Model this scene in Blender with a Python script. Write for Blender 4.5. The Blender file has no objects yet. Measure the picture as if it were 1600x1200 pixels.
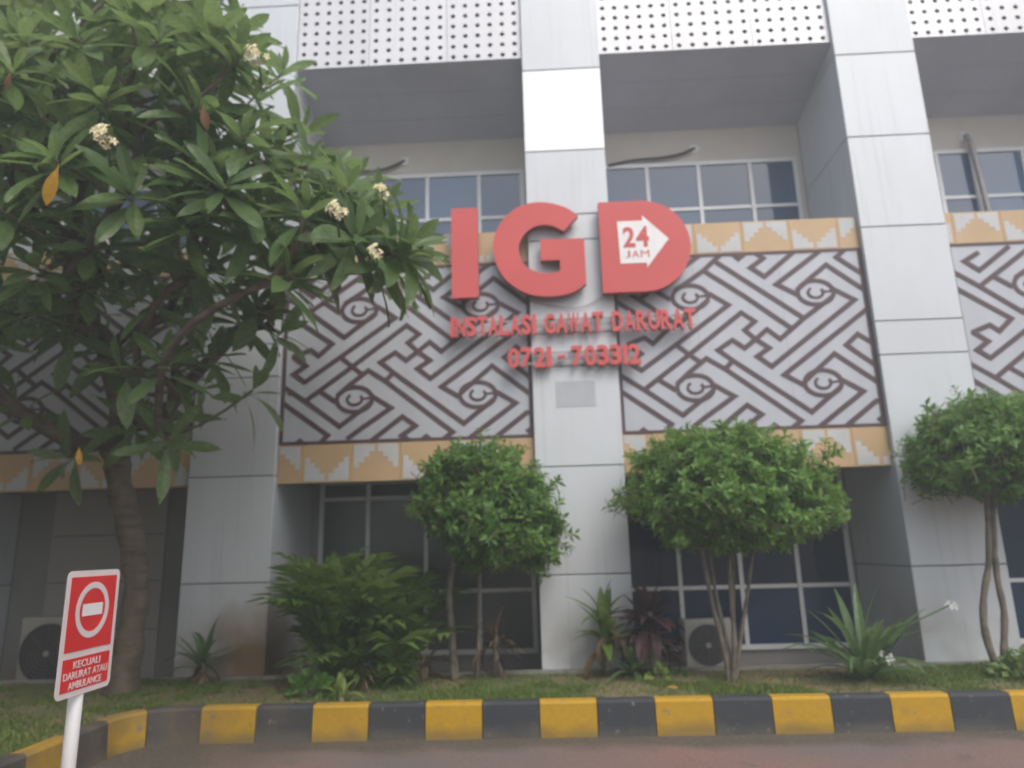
import bpy, math, random
from mathutils import Vector, Matrix, noise
random.seed(11)
S = bpy.context.scene
COL = S.collection
rad = math.radians

# ------------------------------------------------------------------ camera
cam = bpy.data.cameras.new("camera")
cam.sensor_width = 36.0
cam.lens = 1100.0 / 1600.0 * 36.0
cam.clip_end = 2000
cam.dof.use_dof = True
cam.dof.focus_distance = 2.2
cam.dof.aperture_fstop = 1.95
co = bpy.data.objects.new("camera", cam)
COL.objects.link(co)
CAM = Vector((-0.4427, -7.9873, 1.5491))
_y, _p, _r = rad(-2.14), rad(13.12), rad(-1.51)
FW = Vector((math.sin(_y) * math.cos(_p), math.cos(_y) * math.cos(_p), math.sin(_p)))
_r0 = Vector((math.cos(_y), -math.sin(_y), 0))
_u0 = _r0.cross(FW)
RT = _r0 * math.cos(_r) + _u0 * math.sin(_r)
UP = -_r0 * math.sin(_r) + _u0 * math.cos(_r)
M = Matrix.Identity(4)
for i in range(3):
    M[i][0], M[i][1], M[i][2], M[i][3] = RT[i], UP[i], -FW[i], CAM[i]
co.matrix_world = M
S.camera = co

# ------------------------------------------------------------------ light: overcast
W = bpy.data.worlds.new("World")
S.world = W
W.use_nodes = True
nt = W.node_tree
bg = nt.nodes["Background"]
sky = nt.nodes.new("ShaderNodeTexSky")
sky.sky_type = 'NISHITA'
sky.sun_disc = False
sky.sun_elevation = rad(52)
sky.sun_rotation = rad(150)
sky.dust_density = 4.0
hs = nt.nodes.new("ShaderNodeHueSaturation")
hs.inputs["Saturation"].default_value = 0.68
nt.links.new(sky.outputs[0], hs.inputs["Color"])
nt.links.new(hs.outputs[0], bg.inputs[0])
bg.inputs[1].default_value = 0.13
sl = bpy.data.lights.new("sun", 'SUN')
sl.energy = 0.6
sl.angle = rad(25)
sl.color = (1.0, 0.97, 0.93)
so = bpy.data.objects.new("sun", sl)
COL.objects.link(so)
_az = rad(150)
sd = Vector((math.sin(_az) * math.cos(rad(52)), math.cos(_az) * math.cos(rad(52)), math.sin(rad(52))))
so.rotation_euler = sd.to_track_quat('Z', 'Y').to_euler()
S.view_settings.view_transform = 'Standard'
S.view_settings.look = 'None'
S.view_settings.exposure = 0.92
S.view_settings.gamma = 1.0
S.view_settings.use_curve_mapping = False
S.cycles.use_denoising = True
S.cycles.max_bounces = 6
S.cycles.transparent_max_bounces = 6

# ------------------------------------------------------------------ materials
def newmat(name):
    m = bpy.data.materials.new(name)
    m.use_nodes = True
    return m, m.node_tree, m.node_tree.nodes["Principled BSDF"]

def N(t, kind, **kw):
    n = t.nodes.new(kind)
    for k, v in kw.items():
        setattr(n, k, v)
    return n

def mixc(t, fac, a, b, blend='MIX'):
    n = t.nodes.new("ShaderNodeMix")
    n.data_type = 'RGBA'
    n.blend_type = blend
    for sock, v in ((n.inputs[0], fac), (n.inputs[6], a), (n.inputs[7], b)):
        if isinstance(v, (int, float)):
            sock.default_value = v
        elif isinstance(v, tuple):
            sock.default_value = (*v, 1) if len(v) == 3 else v
        else:
            t.links.new(v, sock)
    return n.outputs[2]

def ramp(t, val, a, b):
    n = t.nodes.new("ShaderNodeMapRange")
    n.inputs[1].default_value, n.inputs[2].default_value = a, b
    t.links.new(val, n.inputs[0])
    return n.outputs[0]

def noise_out(t, scale, detail=4, coord='Object', stretch=None):
    tc = N(t, "ShaderNodeTexCoord")
    src = tc.outputs[coord]
    if coord == 'World':
        pass
    nz = N(t, "ShaderNodeTexNoise")
    nz.inputs["Scale"].default_value = scale
    nz.inputs["Detail"].default_value = detail
    if stretch:
        mp = N(t, "ShaderNodeMapping")
        mp.inputs["Scale"].default_value = stretch
        t.links.new(src, mp.inputs[0])
        src = mp.outputs[0]
    t.links.new(src, nz.inputs[0])
    return nz.outputs[0]

def worldpos(t):
    return N(t, "ShaderNodeNewGeometry").outputs["Position"]

def pos_noise(t, scale, detail=4, stretch=(1, 1, 1)):
    mp = N(t, "ShaderNodeMapping")
    mp.inputs["Scale"].default_value = stretch
    t.links.new(worldpos(t), mp.inputs[0])
    nz = N(t, "ShaderNodeTexNoise")
    nz.inputs["Scale"].default_value = scale
    nz.inputs["Detail"].default_value = detail
    t.links.new(mp.outputs[0], nz.inputs[0])
    return nz.outputs[0]

def bump(t, p, height, strength, dist=0.01):
    b = N(t, "ShaderNodeBump")
    b.inputs["Strength"].default_value = strength
    b.inputs["Distance"].default_value = dist
    t.links.new(height, b.inputs["Height"])
    t.links.new(b.outputs[0], p.inputs["Normal"])

def plain(name, c, rough=0.5, metal=0.0, var=0.12, scale=6.0, bmp=0.0, bscale=60.0, stretch=(1, 1, 1), spec=0.5):
    m, t, p = newmat(name)
    f = pos_noise(t, scale, 5, stretch)
    lo = tuple(max(0, v * (1 - var)) for v in c)
    hi = tuple(min(1, v * (1 + var)) for v in c)
    t.links.new(mixc(t, ramp(t, f, 0.3, 0.7), lo, hi), p.inputs["Base Color"])
    p.inputs["Roughness"].default_value = rough
    p.inputs["Metallic"].default_value = metal
    p.inputs["Specular IOR Level"].default_value = spec
    if bmp:
        bump(t, p, pos_noise(t, bscale, 3), bmp, 0.004)
    return m

def clad(name, c, rough, metal):
    """aluminium composite sheet: faint vertical rain streaks, soil splash above the ground"""
    m, t, p = newmat(name)
    st = pos_noise(t, 1.2, 4, (3, 1, 0.5))
    big = pos_noise(t, 0.7, 3)
    oi = N(t, "ShaderNodeObjectInfo")
    base = mixc(t, ramp(t, st, 0.45, 0.8), c, tuple(v * 0.93 for v in c))
    base = mixc(t, ramp(t, big, 0.35, 0.75), base, tuple(v * f for v, f in zip(c, (0.93, 0.92, 0.9))))
    rv = N(t, "ShaderNodeMapRange")
    rv.inputs[3].default_value, rv.inputs[4].default_value = 0.93, 1.04
    t.links.new(oi.outputs["Random"], rv.inputs[0])
    vv = N(t, "ShaderNodeCombineColor")
    for k in range(3):
        t.links.new(rv.outputs[0], vv.inputs[k])
    base = mixc(t, 1.0, base, vv.outputs[0], 'MULTIPLY')
    # rain streaks under the joints
    sk = N(t, "ShaderNodeMath", operation='MULTIPLY')
    t.links.new(ramp(t, pos_noise(t, 2.0, 5, (7, 7, 0.22)), 0.56, 0.8), sk.inputs[0])
    sk.inputs[1].default_value = 0.40
    base = mixc(t, sk.outputs[0], base, tuple(v * f for v, f in zip(c, (0.62, 0.61, 0.58))))
    # soil splash: brown, ragged, strongest in the first half metre
    sp = N(t, "ShaderNodeSeparateXYZ")
    t.links.new(worldpos(t), sp.inputs[0])
    hz = N(t, "ShaderNodeMapRange")
    hz.inputs[1].default_value, hz.inputs[2].default_value = 1.05, 0.3
    t.links.new(sp.outputs[2], hz.inputs[0])
    ns = pos_noise(t, 1.3, 6)
    ml = N(t, "ShaderNodeMath", operation='MULTIPLY')
    t.links.new(hz.outputs[0], ml.inputs[0])
    t.links.new(ramp(t, ns, 0.36, 0.72), ml.inputs[1])
    base = mixc(t, ml.outputs[0], base, (0.24, 0.17, 0.11))
    # one big mud stain at the right foot of the left pilaster
    vd = N(t, "ShaderNodeVectorMath", operation='DISTANCE')
    t.links.new(worldpos(t), vd.inputs[0])
    vd.inputs[1].default_value = (-3.52, 0.0, 0.25)
    sm = N(t, "ShaderNodeMath", operation='MULTIPLY_ADD')
    t.links.new(pos_noise(t, 3.0, 5), sm.inputs[0])
    sm.inputs[1].default_value = 0.7
    t.links.new(vd.outputs["Value"], sm.inputs[2])
    base = mixc(t, ramp(t, sm.outputs[0], 1.3, 0.65), base, (0.22, 0.135, 0.07))
    t.links.new(base, p.inputs["Base Color"])
    p.inputs["Roughness"].default_value = rough
    p.inputs["Metallic"].default_value = metal
    bump(t, p, pos_noise(t, 1.6, 2), 0.14, 0.02)
    return m

def leafmat(name, dark, light, rough=0.42, trans=0.3, spec=0.4):
    m, t, p = newmat(name)
    at = N(t, "ShaderNodeAttribute")
    at.attribute_name = "tint"
    oi = N(t, "ShaderNodeObjectInfo")
    ad = N(t, "ShaderNodeMath", operation='ADD')
    t.links.new(at.outputs["Fac"], ad.inputs[0])
    ml = N(t, "ShaderNodeMath", operation='MULTIPLY')
    ml.inputs[1].default_value = 0.35
    t.links.new(oi.outputs["Random"], ml.inputs[0])
    t.links.new(ml.outputs[0], ad.inputs[1])
    c = mixc(t, ad.outputs[0], dark, light)
    c = mixc(t, ramp(t, pos_noise(t, 30, 2), 0.35, 0.75), c, tuple(v * 0.8 for v in dark))
    t.links.new(c, p.inputs["Base Color"])
    p.inputs["Roughness"].default_value = rough
    p.inputs["Specular IOR Level"].default_value = spec
    tr = N(t, "ShaderNodeBsdfTranslucent")
    t.links.new(mixc(t, 0.5, c, tuple(min(1, v * 1.6) for v in light)), tr.inputs[0])
    mx = N(t, "ShaderNodeMixShader")
    mx.inputs[0].default_value = trans
    t.links.new(p.outputs[0], mx.inputs[1])
    t.links.new(tr.outputs[0], mx.inputs[2])
    t.links.new(mx.outputs[0], t.nodes["Material Output"].inputs[0])
    return m

def bark(name, a, b, ring=18.0):
    m, t, p = newmat(name)
    n1 = pos_noise(t, 9, 6)
    wv = pos_noise(t, 4.0, 4, (1, 1, ring / 4))
    c = mixc(t, ramp(t, n1, 0.3, 0.7), a, b)
    c = mixc(t, ramp(t, wv, 0.5, 0.75), c, tuple(v * 0.55 for v in a))
    t.links.new(c, p.inputs["Base Color"])
    p.inputs["Roughness"].default_value = 0.85
    bump(t, p, wv, 0.7, 0.02)
    return m

def glassmat(name, c, rough=0.03, ior=1.55):
    m, t, p = newmat(name)
    n1 = pos_noise(t, 0.6, 3)
    oi = N(t, "ShaderNodeObjectInfo")
    gc = mixc(t, ramp(t, n1, 0.3, 0.7), c, tuple(v * 1.5 for v in c))
    t.links.new(mixc(t, ramp(t, oi.outputs["Random"], 0.3, 1.0), gc, tuple(v * 2.2 + 0.008 for v in c)), p.inputs["Base Color"])
    p.inputs["Roughness"].default_value = rough
    p.inputs["IOR"].default_value = ior
    p.inputs["Specular IOR Level"].default_value = 0.5
    bump(t, p, pos_noise(t, 1.2, 2), 0.10, 0.02)
    return m

def roadmat():
    m, t, p = newmat("road_surface")
    red = ramp(t, pos_noise(t, 0.55, 5, (0.7, 1.6, 1)), 0.34, 0.58)
    g = mixc(t, ramp(t, pos_noise(t, 40, 5), 0.3, 0.7), (0.13, 0.112, 0.104), (0.20, 0.172, 0.16))
    r = mixc(t, ramp(t, pos_noise(t, 35, 4), 0.3, 0.7), (0.21, 0.118, 0.10), (0.285, 0.175, 0.15))
    c = mixc(t, red, g, r)
    # gutter silt along the kerb, ragged edge
    sp = N(t, "ShaderNodeSeparateXYZ")
    t.links.new(worldpos(t), sp.inputs[0])
    a = N(t, "ShaderNodeMath", operation='MULTIPLY_ADD')
    t.links.new(pos_noise(t, 1.5, 5), a.inputs[0])
    a.inputs[1].default_value = 0.75
    t.links.new(sp.outputs[1], a.inputs[2])
    gut = ramp(t, a.outputs[0], -1.66, -1.42)
    lf = N(t, "ShaderNodeMath", operation='MULTIPLY_ADD')
    t.links.new(pos_noise(t, 1.5, 5), lf.inputs[0])
    lf.inputs[1].default_value = -1.0
    t.links.new(sp.outputs[0], lf.inputs[2])
    gl = ramp(t, lf.outputs[0], -2.7, -3.7)
    mxx = N(t, "ShaderNodeMath", operation='MAXIMUM')
    t.links.new(gut, mxx.inputs[0])
    t.links.new(gl, mxx.inputs[1])
    silt = mixc(t, ramp(t, pos_noise(t, 25, 5), 0.3, 0.7), (0.075, 0.062, 0.048), (0.15, 0.125, 0.095))
    # coarse aggregate, oil marks and hairline cracks
    c = mixc(t, ramp(t, pos_noise(t, 70, 2), 0.62, 0.7), c, (0.30, 0.265, 0.24))
    c = mixc(t, ramp(t, pos_noise(t, 2.2, 5), 0.60, 0.72), c, (0.10, 0.095, 0.095))
    c = mixc(t, mxx.outputs[0], c, silt)
    t.links.new(c, p.inputs["Base Color"])
    p.inputs["Roughness"].default_value = 0.85
    bump(t, p, pos_noise(t, 90, 5), 0.9, 0.012)
    return m

def lawnmat():
    m, t, p = newmat("lawn_soil")
    c = mixc(t, ramp(t, pos_noise(t, 1.4, 5), 0.4, 0.62), (0.11, 0.135, 0.045), (0.27, 0.20, 0.12))
    c = mixc(t, ramp(t, pos_noise(t, 30, 4), 0.4, 0.8), c, (0.09, 0.075, 0.04))
    t.links.new(c, p.inputs["Base Color"])
    p.inputs["Roughness"].default_value = 0.95
    bump(t, p, pos_noise(t, 40, 4), 0.8, 0.02)
    return m

def kerbmat(name, c, dirt):
    m, t, p = newmat(name)
    n1 = ramp(t, pos_noise(t, 5, 6), 0.58, 0.95)
    a = mixc(t, ramp(t, pos_noise(t, 25, 4), 0.3, 0.7), tuple(v * 0.88 for v in c), c)
    a = mixc(t, n1, a, dirt)
    sp = N(t, "ShaderNodeSeparateXYZ")
    t.links.new(worldpos(t), sp.inputs[0])
    h = N(t, "ShaderNodeMath", operation='MULTIPLY_ADD')
    t.links.new(pos_noise(t, 4, 5), h.inputs[0])
    h.inputs[1].default_value = -0.22
    t.links.new(sp.outputs[2], h.inputs[2])
    a = mixc(t, ramp(t, h.outputs[0], 0.0, -0.10), a, dirt)
    # paint worn off arrises and scuffs, and mud carried onto the left end
    ch = ramp(t, pos_noise(t, 16, 6), 0.66, 0.72)
    a = mixc(t, ch, a, (0.20, 0.19, 0.17))
    mud = N(t, "ShaderNodeMath", operation='MULTIPLY')
    t.links.new(ramp(t, sp.outputs[0], -1.6, -3.6), mud.inputs[0])
    t.links.new(ramp(t, pos_noise(t, 3, 6), 0.3, 0.62), mud.inputs[1])
    mu2 = N(t, "ShaderNodeMath", operation='MULTIPLY')
    mu2.inputs[1].default_value = 0.6
    t.links.new(mud.outputs[0], mu2.inputs[0])
    a = mixc(t, mu2.outputs[0], a, (0.15, 0.12, 0.08))
    t.links.new(a, p.inputs["Base Color"])
    p.inputs["Roughness"].default_value = 0.75
    bump(t, p, pos_noise(t, 60, 4), 0.35, 0.006)
    return m

MAT = dict(
    panel=clad("aluminium_panel", (0.595, 0.63, 0.665), 0.5, 0.1),
    panel_sky_glare=clad("aluminium_panel_sky_glare", (0.86, 0.875, 0.89), 0.35, 0.1),  # sky reflection painted into one panel as a whiter base colour
    perforated=clad("perforated_sheet", (0.66, 0.67, 0.70), 0.45, 0.15),
    joint=plain("joint_sealant", (0.09, 0.09, 0.10), 0.9),
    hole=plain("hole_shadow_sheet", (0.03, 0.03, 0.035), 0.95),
    soffit_line=plain("soffit_joint_line", (0.36, 0.36, 0.40), 0.7),
    soffit=plain("soffit_sheet", (0.47, 0.49, 0.56), 0.6, var=0.06, scale=1.5),
    wall=plain("painted_wall", (0.60, 0.56, 0.51), 0.8, var=0.05, scale=2, bmp=0.1),
    greywall=plain("grey_wall", (0.25, 0.24, 0.235), 0.8, var=0.08, scale=2),
    frame=plain("window_frame_aluminium", (0.68, 0.69, 0.69), 0.4, 0.1, var=0.05),
    glass=glassmat("tinted_glass", (0.035, 0.065, 0.115), 0.03, 1.75),
    glass_low=glassmat("dark_blue_glass", (0.009, 0.020, 0.046), 0.03, 1.35),
    glass_grey=glassmat("grey_tinted_glass", (0.055, 0.062, 0.060), 0.04, 1.4),
    banner=plain("banner_sheet", (0.44, 0.46, 0.50), 0.4, 0.1, var=0.05, scale=1.2, stretch=(4, 1, 0.4)),
    sheet_joint=plain("banner_sheet_joint", (0.30, 0.31, 0.34), 0.6),
    maroon=plain("maroon_print", (0.080, 0.045, 0.052), 0.5, var=0.1),
    tan=plain("tan_print", (0.50, 0.345, 0.19), 0.45, var=0.06, scale=2),
    stair=plain("pale_print", (0.49, 0.50, 0.50), 0.45, var=0.05),
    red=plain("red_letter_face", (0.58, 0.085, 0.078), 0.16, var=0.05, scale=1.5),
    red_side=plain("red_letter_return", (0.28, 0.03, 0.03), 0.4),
    red_sign=plain("red_sign_sheet", (0.66, 0.035, 0.035), 0.35, var=0.05),
    white=plain("white_paint", (0.78, 0.77, 0.76), 0.45, var=0.04),
    offwhite=plain("sign_border_white", (0.70, 0.62, 0.61), 0.5, var=0.05),
    plate=plain("pale_plate", (0.44, 0.46, 0.49), 0.6, var=0.04),
    steel=plain("thin_steel", (0.35, 0.33, 0.33), 0.5, 0.4),
    cable=plain("black_cable", (0.05, 0.045, 0.04), 0.7),
    concrete=plain("concrete", (0.26, 0.245, 0.22), 0.9, var=0.25, scale=5, bmp=0.4),
    yellow=kerbmat("yellow_kerb_paint", (0.49, 0.285, 0.012), (0.26, 0.17, 0.04)),
    black=kerbmat("black_kerb_paint", (0.040, 0.045, 0.052), (0.095, 0.088, 0.075)),
    road=roadmat(), lawn=lawnmat(),
    ac=plain("ac_enamel", (0.38, 0.37, 0.33), 0.6, var=0.12, scale=4),
    acdark2=plain("ac_fan_guard", (0.12, 0.115, 0.11), 0.6),
    door=plain("door_paint", (0.40, 0.37, 0.34), 0.7, var=0.06, scale=2),
    darkwall=plain("shaded_wall_paint", (0.27, 0.26, 0.25), 0.8, var=0.08, scale=2),
    acdark=plain("ac_grille", (0.06, 0.06, 0.06), 0.7),
    leaf=leafmat("frangipani_leaf", (0.085, 0.15, 0.05), (0.24, 0.34, 0.11), 0.38, 0.4),
    leaf_yellow=leafmat("yellowed_leaf", (0.50, 0.27, 0.02), (0.62, 0.38, 0.04), 0.6, 0.2),
    leaf_brown=leafmat("browned_leaf", (0.22, 0.12, 0.06), (0.42, 0.22, 0.10), 0.7, 0.2),
    petal=plain("cream_petal", (0.85, 0.78, 0.52), 0.6, var=0.04),
    petal_w=plain("white_petal", (0.80, 0.83, 0.78), 0.6, var=0.04),
    bark=bark("frangipani_bark", (0.095, 0.072, 0.052), (0.17, 0.13, 0.095)),
    bark2=bark("topiary_bark", (0.13, 0.11, 0.085), (0.23, 0.20, 0.155), 8),
    topi=leafmat("topiary_leaf", (0.05, 0.14, 0.025), (0.27, 0.45, 0.09), 0.42, 0.38),
    palm=leafmat("palm_leaf", (0.075, 0.15, 0.03), (0.25, 0.36, 0.08), 0.45, 0.38),
    straw=leafmat("dry_leaf", (0.13, 0.085, 0.045), (0.30, 0.21, 0.12), 0.8, 0.2),
    purple=leafmat("purple_leaf", (0.060, 0.034, 0.038), (0.16, 0.07, 0.08), 0.5, 0.2),
    lily=leafmat("lily_leaf", (0.075, 0.15, 0.055), (0.22, 0.33, 0.13), 0.4, 0.35),
    lime=leafmat("lime_leaf", (0.16, 0.24, 0.05), (0.34, 0.40, 0.12), 0.5, 0.3),
    grass=leafmat("grass_blade", (0.08, 0.135, 0.03), (0.24, 0.31, 0.085), 0.6, 0.25, 0.2),
)

# ------------------------------------------------------------------ mesh helpers
class MB:
    def __init__(s):
        s.v, s.f, s.t = [], [], []
    def quad(s, a, b, c, d, t=0.0):
        n = len(s.v); s.v += [a, b, c, d]; s.f.append((n, n + 1, n + 2, n + 3)); s.t.append(t)
    def tri(s, a, b, c, t=0.0):
        n = len(s.v); s.v += [a, b, c]; s.f.append((n, n + 1, n + 2)); s.t.append(t)
    def box(s, x0, x1, y0, y1, z0, z1):
        n = len(s.v)
        s.v += [(x, y, z) for z in (z0, z1) for y in (y0, y1) for x in (x0, x1)]
        for q in ((0, 2, 3, 1), (4, 5, 7, 6), (0, 1, 5, 4), (2, 6, 7, 3), (0, 4, 6, 2), (1, 3, 7, 5)):
            s.f.append(tuple(n + k for k in q)); s.t.append(0.0)
    def bevbox(s, x0, x1, y0, y1, z0, z1, b=0.01):
        """box whose front (low y) edges are chamfered"""
        n = len(s.v)
        R = lambda d: [(x0 + d, z0 + d), (x1 - d, z0 + d), (x1 - d, z1 - d), (x0 + d, z1 - d)]
        for d, y in ((b, y0), (0, y0 + b), (0, y1)):
            s.v += [(x, y, z) for x, z in R(d)]
        s.f.append((n, n + 1, n + 2, n + 3)); s.t.append(0.0)
        for L in (0, 4):
            for k in range(4):
                k2 = (k + 1) % 4
                s.f.append((n + L + k, n + L + 4 + k, n + L + 4 + k2, n + L + k2)); s.t.append(0.0)
        s.f.append((n + 11, n + 10, n + 9, n + 8)); s.t.append(0.0)
    def prism(s, poly, y0, y1):
        """polygon in XZ (counter-clockwise seen from -Y), front at y0, back at y1"""
        n = len(s.v); k = len(poly)
        s.v += [(x, y0, z) for x, z in poly] + [(x, y1, z) for x, z in poly]
        s.f.append(tuple(range(n, n + k))); s.t.append(0.0)
        s.f.append(tuple(range(n + 2 * k - 1, n + k - 1, -1))); s.t.append(0.0)
        for i in range(k):
            j = (i + 1) % k
            s.f.append((n + i, n + k + i, n + k + j, n + j)); s.t.append(0.0)
    def tube(s, pts, radii, sides=8, cap=True):
        P = [Vector(p) for p in pts]
        n0 = len(s.v); ref = None
        for i, p in enumerate(P):
            d = (P[min(i + 1, len(P) - 1)] - P[max(i - 1, 0)]).normalized()
            if ref is None:
                ref = d.orthogonal().normalized()
            u = (ref - d * ref.dot(d)).normalized(); ref = u
            w = d.cross(u)
            r = radii[i] if isinstance(radii, (list, tuple)) else radii
            for k in range(sides):
                a = 2 * math.pi * k / sides
                s.v.append(tuple(p + (u * math.cos(a) + w * math.sin(a)) * r))
        for i in range(len(P) - 1):
            for k in range(sides):
                k2 = (k + 1) % sides
                a = n0 + i * sides
                s.f.append((a + k, a + k2, a + sides + k2, a + sides + k)); s.t.append(0.0)
        if cap:
            s.f.append(tuple(n0 + k for k in range(sides - 1, -1, -1))); s.t.append(0.0)
            e = n0 + (len(P) - 1) * sides
            s.f.append(tuple(e + k for k in range(sides))); s.t.append(0.0)
    def ring(s, cx, cz, rx, rz, hw, y0, y1, a0=0, a1=360, seg=40):
        full = abs(a1 - a0) >= 360
        m = seg if full else seg + 1
        n = len(s.v)
        for i in range(m):
            a = rad(a0 + (a1 - a0) * i / seg)
            c, d = math.cos(a), math.sin(a)
            for e, y in ((hw, y0), (-hw, y0), (hw, y1), (-hw, y1)):
                s.v.append((cx + (rx + e) * c, y, cz + (rz + e) * d))
        for i in range(seg):
            a = n + 4 * i; b = n + 4 * ((i + 1) % m)
            for q in ((a + 1, a, b, b + 1), (a, a + 2, b + 2, b), (a + 3, a + 1, b + 1, b + 3)):
                s.f.append(q); s.t.append(0.0)
    def stroke(s, pts, hw, y0, y1):
        """mitred flat line in XZ"""
        P = [Vector((p[0], p[1])) for p in pts]
        Lf, Rt = [], []
        for i, p in enumerate(P):
            d0 = (p - P[i - 1]).normalized() if i > 0 else None
            d1 = (P[i + 1] - p).normalized() if i < len(P) - 1 else None
            if d0 is None: d0 = d1
            if d1 is None: d1 = d0
            n0 = Vector((-d0.y, d0.x)); n1 = Vector((-d1.y, d1.x))
            mm = (n0 + n1)
            mm = mm.normalized() if mm.length > 1e-4 else n0
            k = min(1.9, 1.0 / max(0.3, mm.dot(n0)))
            q = p.copy()
            if i == 0: q = p - d1 * hw * 0.5
            if i == len(P) - 1: q = p + d0 * hw * 0.5
            Lf.append(q + mm * hw * k); Rt.append(q - mm * hw * k)
        for i in range(len(P) - 1):
            a, b, c, d = Rt[i], Rt[i + 1], Lf[i + 1], Lf[i]
            s.quad(*[(v.x, y0, v.y) for v in (a, b, c, d)])
            s.quad((a.x, y1, a.y), (b.x, y1, b.y), (b.x, y0, b.y), (a.x, y0, a.y))
            s.quad((d.x, y0, d.y), (c.x, y0, c.y), (c.x, y1, c.y), (d.x, y1, d.y))
    def mesh(s, name, mat, smooth=False):
        me = bpy.data.meshes.new(name)
        me.from_pydata([tuple(v) for v in s.v], [], s.f)
        if any(s.t):
            a = me.attributes.new("tint", 'FLOAT', 'FACE')
            a.data.foreach_set("value", s.t)
        if smooth:
            me.polygons.foreach_set("use_smooth", [True] * len(me.polygons))
        me.materials.append(MAT[mat] if isinstance(mat, str) else mat)
        me.update()
        return me

def link(name, data, parent=None, loc=None, kind=None, label=None):
    o = bpy.data.objects.new(name, data)
    COL.objects.link(o)
    if parent: o.parent = parent
    if loc is not None: o.location = loc
    if kind: o["kind"] = kind
    if label: o["label"] = label
    return o

def put(name, mb, mat, parent=None, smooth=False, loc=None, kind=None, label=None):
    return link(name, mb.mesh(name, mat, smooth), parent, loc, kind, label)

def thing(name, label, cat, loc=(0, 0, 0), group=None, rz=0.0, data=None):
    o = bpy.data.objects.new(name, data)
    COL.objects.link(o)
    o.location = loc
    o.rotation_euler.z = rz
    tag(o, label, cat, group)
    return o

def tag(o, label, cat, group=None):
    o["label"] = label; o["category"] = cat
    if group: o["group"] = group
    return o

def bx(*a):
    m = MB(); m.box(*a); return m

def glyph(ch, w, h, y0, y1, bold=0.02):
    """one character as a solid, fitted to w x h, lower left at the origin, front at y0"""
    cu = bpy.data.curves.new("glyph", 'FONT')
    cu.body = ch; cu.offset = bold; cu.extrude = 0.5; cu.resolution_u = 3
    o = bpy.data.objects.new("glyph", cu); COL.objects.link(o)
    bpy.context.view_layer.update()
    me = bpy.data.meshes.new_from_object(o.evaluated_get(bpy.context.evaluated_depsgraph_get()))
    bpy.data.objects.remove(o); bpy.data.curves.remove(cu)
    xs = [v.co.x for v in me.vertices]; ys = [v.co.y for v in me.vertices]
    ax, ay = min(xs), min(ys)
    sx, sy = w / max(1e-6, max(xs) - ax), h / max(1e-6, max(ys) - ay)
    for v in me.vertices:
        x, y, z = v.co
        v.co = ((x - ax) * sx, y0 if z > 0 else y1, (y - ay) * sy)
    me.materials.clear()
    return me

# ------------------------------------------------------------------ ground, kerb, lawn
mb = MB(); mb.quad((-200, -200, 0), (200, -200, 0), (200, 200, 0), (-200, 200, 0))
put("road", mb, "road", kind="structure")

def lawn_z(x, y):
    return 0.255 + 0.020 * noise.noise(Vector((x * 0.9, y * 0.9, 3.1))) + 0.008 * noise.noise(Vector((x * 5, y * 5, 7)))
mb = MB()
def lawn_patch(x0, x1, y0, y1, st=0.12):
    nx, ny = max(1, round((x1 - x0) / st)), max(1, round((y1 - y0) / st))
    n = len(mb.v)
    for j in range(ny + 1):
        for i in range(nx + 1):
            x, y = x0 + (x1 - x0) * i / nx, y0 + (y1 - y0) * j / ny
            mb.v.append((x, y, lawn_z(x, y)))
    for j in range(ny):
        for i in range(nx):
            a = n + j * (nx + 1) + i
            q = mb.v[a]
            if math.hypot(q[0] + st / 2 + 3.6, q[1] + st / 2 + 1.96) < 0.5 and q[0] > -4.1: continue
            mb.f.append((a, a + 1, a + nx + 2, a + nx + 1)); mb.t.append(0.0)
lawn_patch(-4.08, 12.0, -1.5, -0.09)
lawn_patch(-12.0, -4.08, -7.0, -0.09, 0.16)
lawn_patch(-4.08, -3.72, -1.78, -1.5, 0.03)
put("lawn", mb, "lawn", kind="structure", smooth=True)
put("pavement", bx(-12, 12, 0.04, 1.5, -0.1, 0.035), "concrete", kind="structure", label="sunken concrete floor of the window recesses")
put("lawn_edging", bx(-12, 12, -0.09, -0.012, 0.0, 0.285), "concrete", kind="structure")

kerb = link("kerb", None, kind="structure")
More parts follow.
